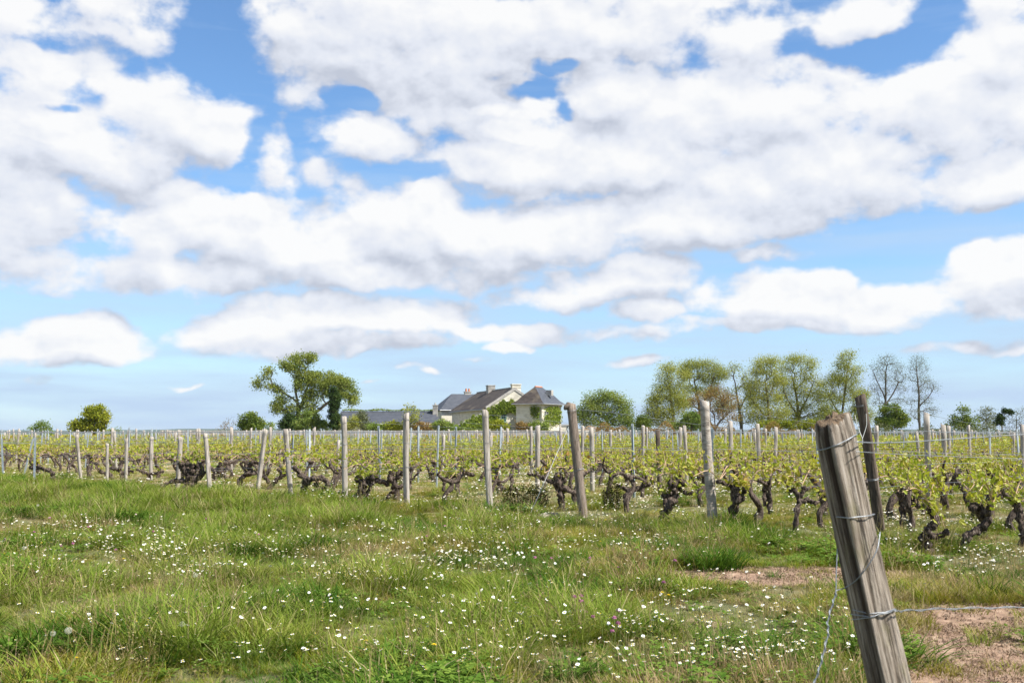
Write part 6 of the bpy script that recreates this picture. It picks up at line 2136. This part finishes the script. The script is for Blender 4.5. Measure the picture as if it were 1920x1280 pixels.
def flowers():
    r = np.random.default_rng(55)
    dm = [daisy_mesh(k) for k in range(7)]
    # drifts seen in the photograph: px centre, px spread, number
    D = [(1250, 1235, 300, 60, 85), (1430, 1262, 160, 18, 45), (1080, 1190, 240, 50, 45), (1300, 1180, 120, 30, 30), (840, 1070, 110, 30, 110), (930, 1085, 90, 20, 40), (330, 1070, 60, 40, 60), (120, 1010, 90, 12, 60),
         (300, 1040, 30, 25, 50), (400, 1095, 60, 8, 30), (620, 1105, 60, 12, 26), (500, 1050, 200, 30, 60), (900, 1010, 260, 30, 120), (1180, 1040, 110, 16, 60), (1840, 1070, 60, 35, 80), (1890, 1060, 40, 10, 30),
         (240, 1215, 160, 50, 26), (700, 1200, 350, 70, 50), (1000, 1280, 500, 20, 50), (640, 1035, 700, 70, 420), (960, 1130, 900, 110, 230), (200, 1030, 260, 50, 140), (150, 1060, 120, 60, 60), (1500, 1200, 100, 60, 26), (1780, 1095, 60, 12, 20), (560, 1255, 200, 15, 14)]
    P = []
    for cx, cy, sx, sy, n in D:
        for _ in range(int(n * 1.7)):
            px, py = r.normal(cx, sx * .6), r.normal(cy, sy * .6)
            if 985 < py < 1330 and -40 < px < 1960:
                P.append(gnd(px, py))
    P = np.array(P)
    ok = bare_at(P[:, 0], P[:, 1]) < .6
    P = P[ok]
    P = P[np.argsort(P[:, 1])]
    near, rest = P[:300], P[300:]
    for k, p in enumerate(near):
        o = put('daisy', dm[k % 7], None, p + [0, 0, .01])
        s = r.uniform(.8, 1.12); o.scale = (s, s, s * r.uniform(.9, 1.3)); o.rotation_euler = (0, 0, r.uniform(0, 6.28))
        tag(o, 'one of the small white daisies scattered in the near meadow grass', 'daisy', 'daisies in the near grass')
    # the white carpets between the vines
    n = 95000
    u = r.uniform(0, 1, n); y = np.sqrt(9.5 ** 2 + u * (48 ** 2 - 9.5 ** 2)); x = r.uniform(-.56, .56, n) * y
    hd = headland(x, y)
    f = smooth_noise(x * 1.5, y * 1.5, 77)
    keep = (hd < 1.2) & (r.uniform(0, 1, n) < np.clip((f - .34) * 3.2, 0.06, 1)) & (r.uniform(0, 1, n) < np.clip(.75 + .45 * x / (y * .3), .25, 1))
    x, y = x[keep], y[keep]
    Q = np.concatenate([rest, np.stack([x, y, gh(x, y)], 1)])
    n = len(Q)
    s = r.uniform(.8, 1.2, n) * np.clip(Q[:, 1] / 13, 1, 1.6)
    scatter('daisy_carpet', dm, None, Q, np.stack([r.normal(0, .1, n), r.normal(0, .1, n), r.uniform(0, 6.28, n)], 1), np.stack([s, s, s * np.where(Q[:, 1] < 14, 1.35, 1.0)], 1), r.integers(0, 7, n), 'white carpets of daisies between the vine rows', 'daisies')
    print('daisies', n)

    # clover heads, yellow flowers, dandelion clocks
    def globe(seed):
        rnd = random.Random(seed); mb = MB(); rr = np.random.default_rng(seed); h = rnd.uniform(.10, .17)
        tube(mb, [(0, 0, 0), (.01, 0, h * .6), (.015, .005, h)], .0016, 3, 1, cap=False)
        v = rr.normal(size=(90, 3)); v /= np.linalg.norm(v, axis=1)[:, None]; v[:, 2] = np.abs(v[:, 2]) * 1.1 - .15
        leaf_cloud(mb, np.array([.015, .005, h + .006]) + v * .0105, .010, rr.uniform(0, 1, 90), r=rr)
        return mb.mesh('clover_flower', [M['pink'], M['stem']])

    def clock(seed):
        rnd = random.Random(seed); mb = MB(); rr = np.random.default_rng(seed); h = rnd.uniform(.16, .26)
        tube(mb, [(0, 0, 0), (.01, 0, h * .6), (.02, .005, h)], .0018, 4, 1, cap=False)
        c = np.array([.02, .005, h])
        v = rr.normal(size=(110, 3)); v /= np.linalg.norm(v, axis=1)[:, None]
        for q in v:
            _, a, b = frame_of(q)
            mb.add([c + q * .003, c + q * .017 + a * .0006, c + q * .017 - a * .0006], [(0, 1, 2)], 0)
            for j in range(4):
                t = j * 1.571 + .3
                e = math.cos(t) * a + math.sin(t) * b; e2 = math.cos(t + .25) * a + math.sin(t + .25) * b
                mb.add([c + q * .017, c + q * .0205 + e * .005, c + q * .0205 + e2 * .005], [(0, 1, 2)], 0)
        return mb.mesh('dandelion_clock', [M['fluff'], M['stem']])

    def yellow(seed):
        rnd = random.Random(seed); mb = MB(); h = rnd.uniform(.08, .14)
        tube(mb, [(0, 0, 0), (.005, 0, h * .6), (.008, .003, h)], .0015, 3, 1, cap=False)
        c = np.array([.008, .003, h])
        for ring, (q0, el) in enumerate(((.014, .25), (.010, .7), (.006, 1.1))):
            for i in range(10):
                a = .628 * i + ring * .3
                d = np.array([math.cos(a) * math.cos(el), math.sin(a) * math.cos(el), math.sin(el)]); e = np.array([-math.sin(a), math.cos(a), 0])
                mb.add([c, c + d * q0 * .8 + e * .0022, c + d * q0, c + d * q0 * .8 - e * .0022], [(0, 1, 2, 3)], 0)
        return mb.mesh('yellow_flower', [M['yellow'], M['stem']])
    gm = [globe(k) for k in range(3)]; cm = [clock(k) for k in range(3)]; ym = [yellow(k) for k in range(3)]
    sets = [('clover_flower', gm, 'clover', 'pink clover flowers', 'one of the round pink clover flowers in the meadow grass',
             [(90, 992), (116, 1035), (138, 1046), (214, 1050), (165, 1003), (283, 1022), (1005, 1079), (1036, 1061), (1107, 1070), (1157, 1085), (1096, 1121), (1076, 1167), (1094, 1168), (1102, 1163), (1116, 1190), (1153, 1200), (1158, 1195), (1164, 1188), (836, 1007), (790, 1022), (797, 1026), (256, 982), (10, 1025), (1241, 1129), (1262, 1085), (388, 985), (485, 1022), (1085, 1158), (1150, 1204), (60, 1022)]),
            ('dandelion_clock', cm, 'dandelion', 'dandelion seed heads', 'one of the round fluffy dandelion seed heads',
             [(70, 962), (119, 976), (41, 1051), (369, 1108), (344, 1183), (102, 1215), (124, 1228), (720, 991), (62, 916)]),
            ('yellow_flower', ym, 'dandelion', 'yellow flowers', 'one of the small yellow dandelion flowers in the meadow',
             [(939, 1023), (909, 1132), (685, 1228), (321, 1162), (191, 1015), (229, 1070), (47, 950), (259, 961), (78, 1038), (7, 1053), (293, 1026), (813, 1251), (752, 960), (143, 917), (1243, 1139), (1252, 1143), (1126, 1022), (1134, 996), (175, 1005), (144, 1246)])]
    for nm, ms, cat, grp, lab, pts in sets:
        for k, (px, py) in enumerate(pts):
            p = gnd(px, py + (26 if nm == 'dandelion_clock' else 12) * (py - 810) / 300)
            o = put(nm, ms[k % 3], None, p); s = r.uniform(.9, 1.25) * (.8 if nm == 'dandelion_clock' else 1.15 if py < 1000 else 1); o.scale = (s, s, s); o.rotation_euler = (0, 0, r.uniform(0, 6.28))
            tag(o, lab, cat, grp)


flowers()


# litter of dry moss and clods on the bare soil
def litter():
    r = np.random.default_rng(66); L = []
    me = []
    M['litter'] = leaf_mat('dry_moss_litter', [(.0, (.10, .065, .045)), (.5, (.24, .165, .115)), (1., (.38, .29, .21))], .1, gloss=0)
    for k in range(4):
        mb = MB(); c = r.normal(0, .03, (26, 3)) * [1, 1, .12] + [0, 0, .006]
        leaf_cloud(mb, c, .028, r.uniform(0, 1, 26), r=r, asp=.18, up=1.2)
        me.append(mb.mesh('litter', [M['litter']]))
    for k in range(3):
        mb = MB(); rnd = random.Random(k)
        tube(mb, [(-.008, 0, -.004), (0, 0, .003), (.009, 0, -.003)], [.006, .012, .005], 6, rough=.25, r=rnd)
        me.append(mb.mesh('clod', [M['litter']]))
    X = []; 
    for cx, cy, rx, ry in BARE:
        n = int(900 * rx * ry)
        a = r.uniform(0, 6.283, n); q = np.sqrt(r.uniform(0, 1, n)) * 1.1
        X.append(np.stack([cx + rx * q * np.cos(a), cy + ry * q * np.sin(a)], 1))
    X = np.concatenate(X); n = len(X); s = r.uniform(.5, 1.3, n)
    scatter('soil_litter', me, None, np.stack([X[:, 0], X[:, 1], gh(X[:, 0], X[:, 1])], 1), np.stack([0 * s, 0 * s, r.uniform(0, 6.28, n)], 1), np.stack([s, s, s], 1), r.integers(0, 7, n), 'dry moss and crumbs on the bare soil', 'litter')


litter()


# ================================================================== the air
def build_haze():
    mb = MB(); mb.box((0, 0, 8.0), (18800, 18800, 56))
    m = new_mat('thin_air'); t = m.node_tree
    v = t.nodes.new('ShaderNodeVolumePrincipled')
    v.inputs['Color'].default_value = (.80, .90, 1.0, 1)
    v.inputs['Density'].default_value = 5.0e-5
    v.inputs['Anisotropy'].default_value = .2
    o = t.nodes.new('ShaderNodeOutputMaterial'); t.links.new(v.outputs[0], o.inputs['Volume'])
    tag(mb.build('haze', m), 'thin bluish air over the far ridge', 'haze', None, 'stuff')


build_haze()
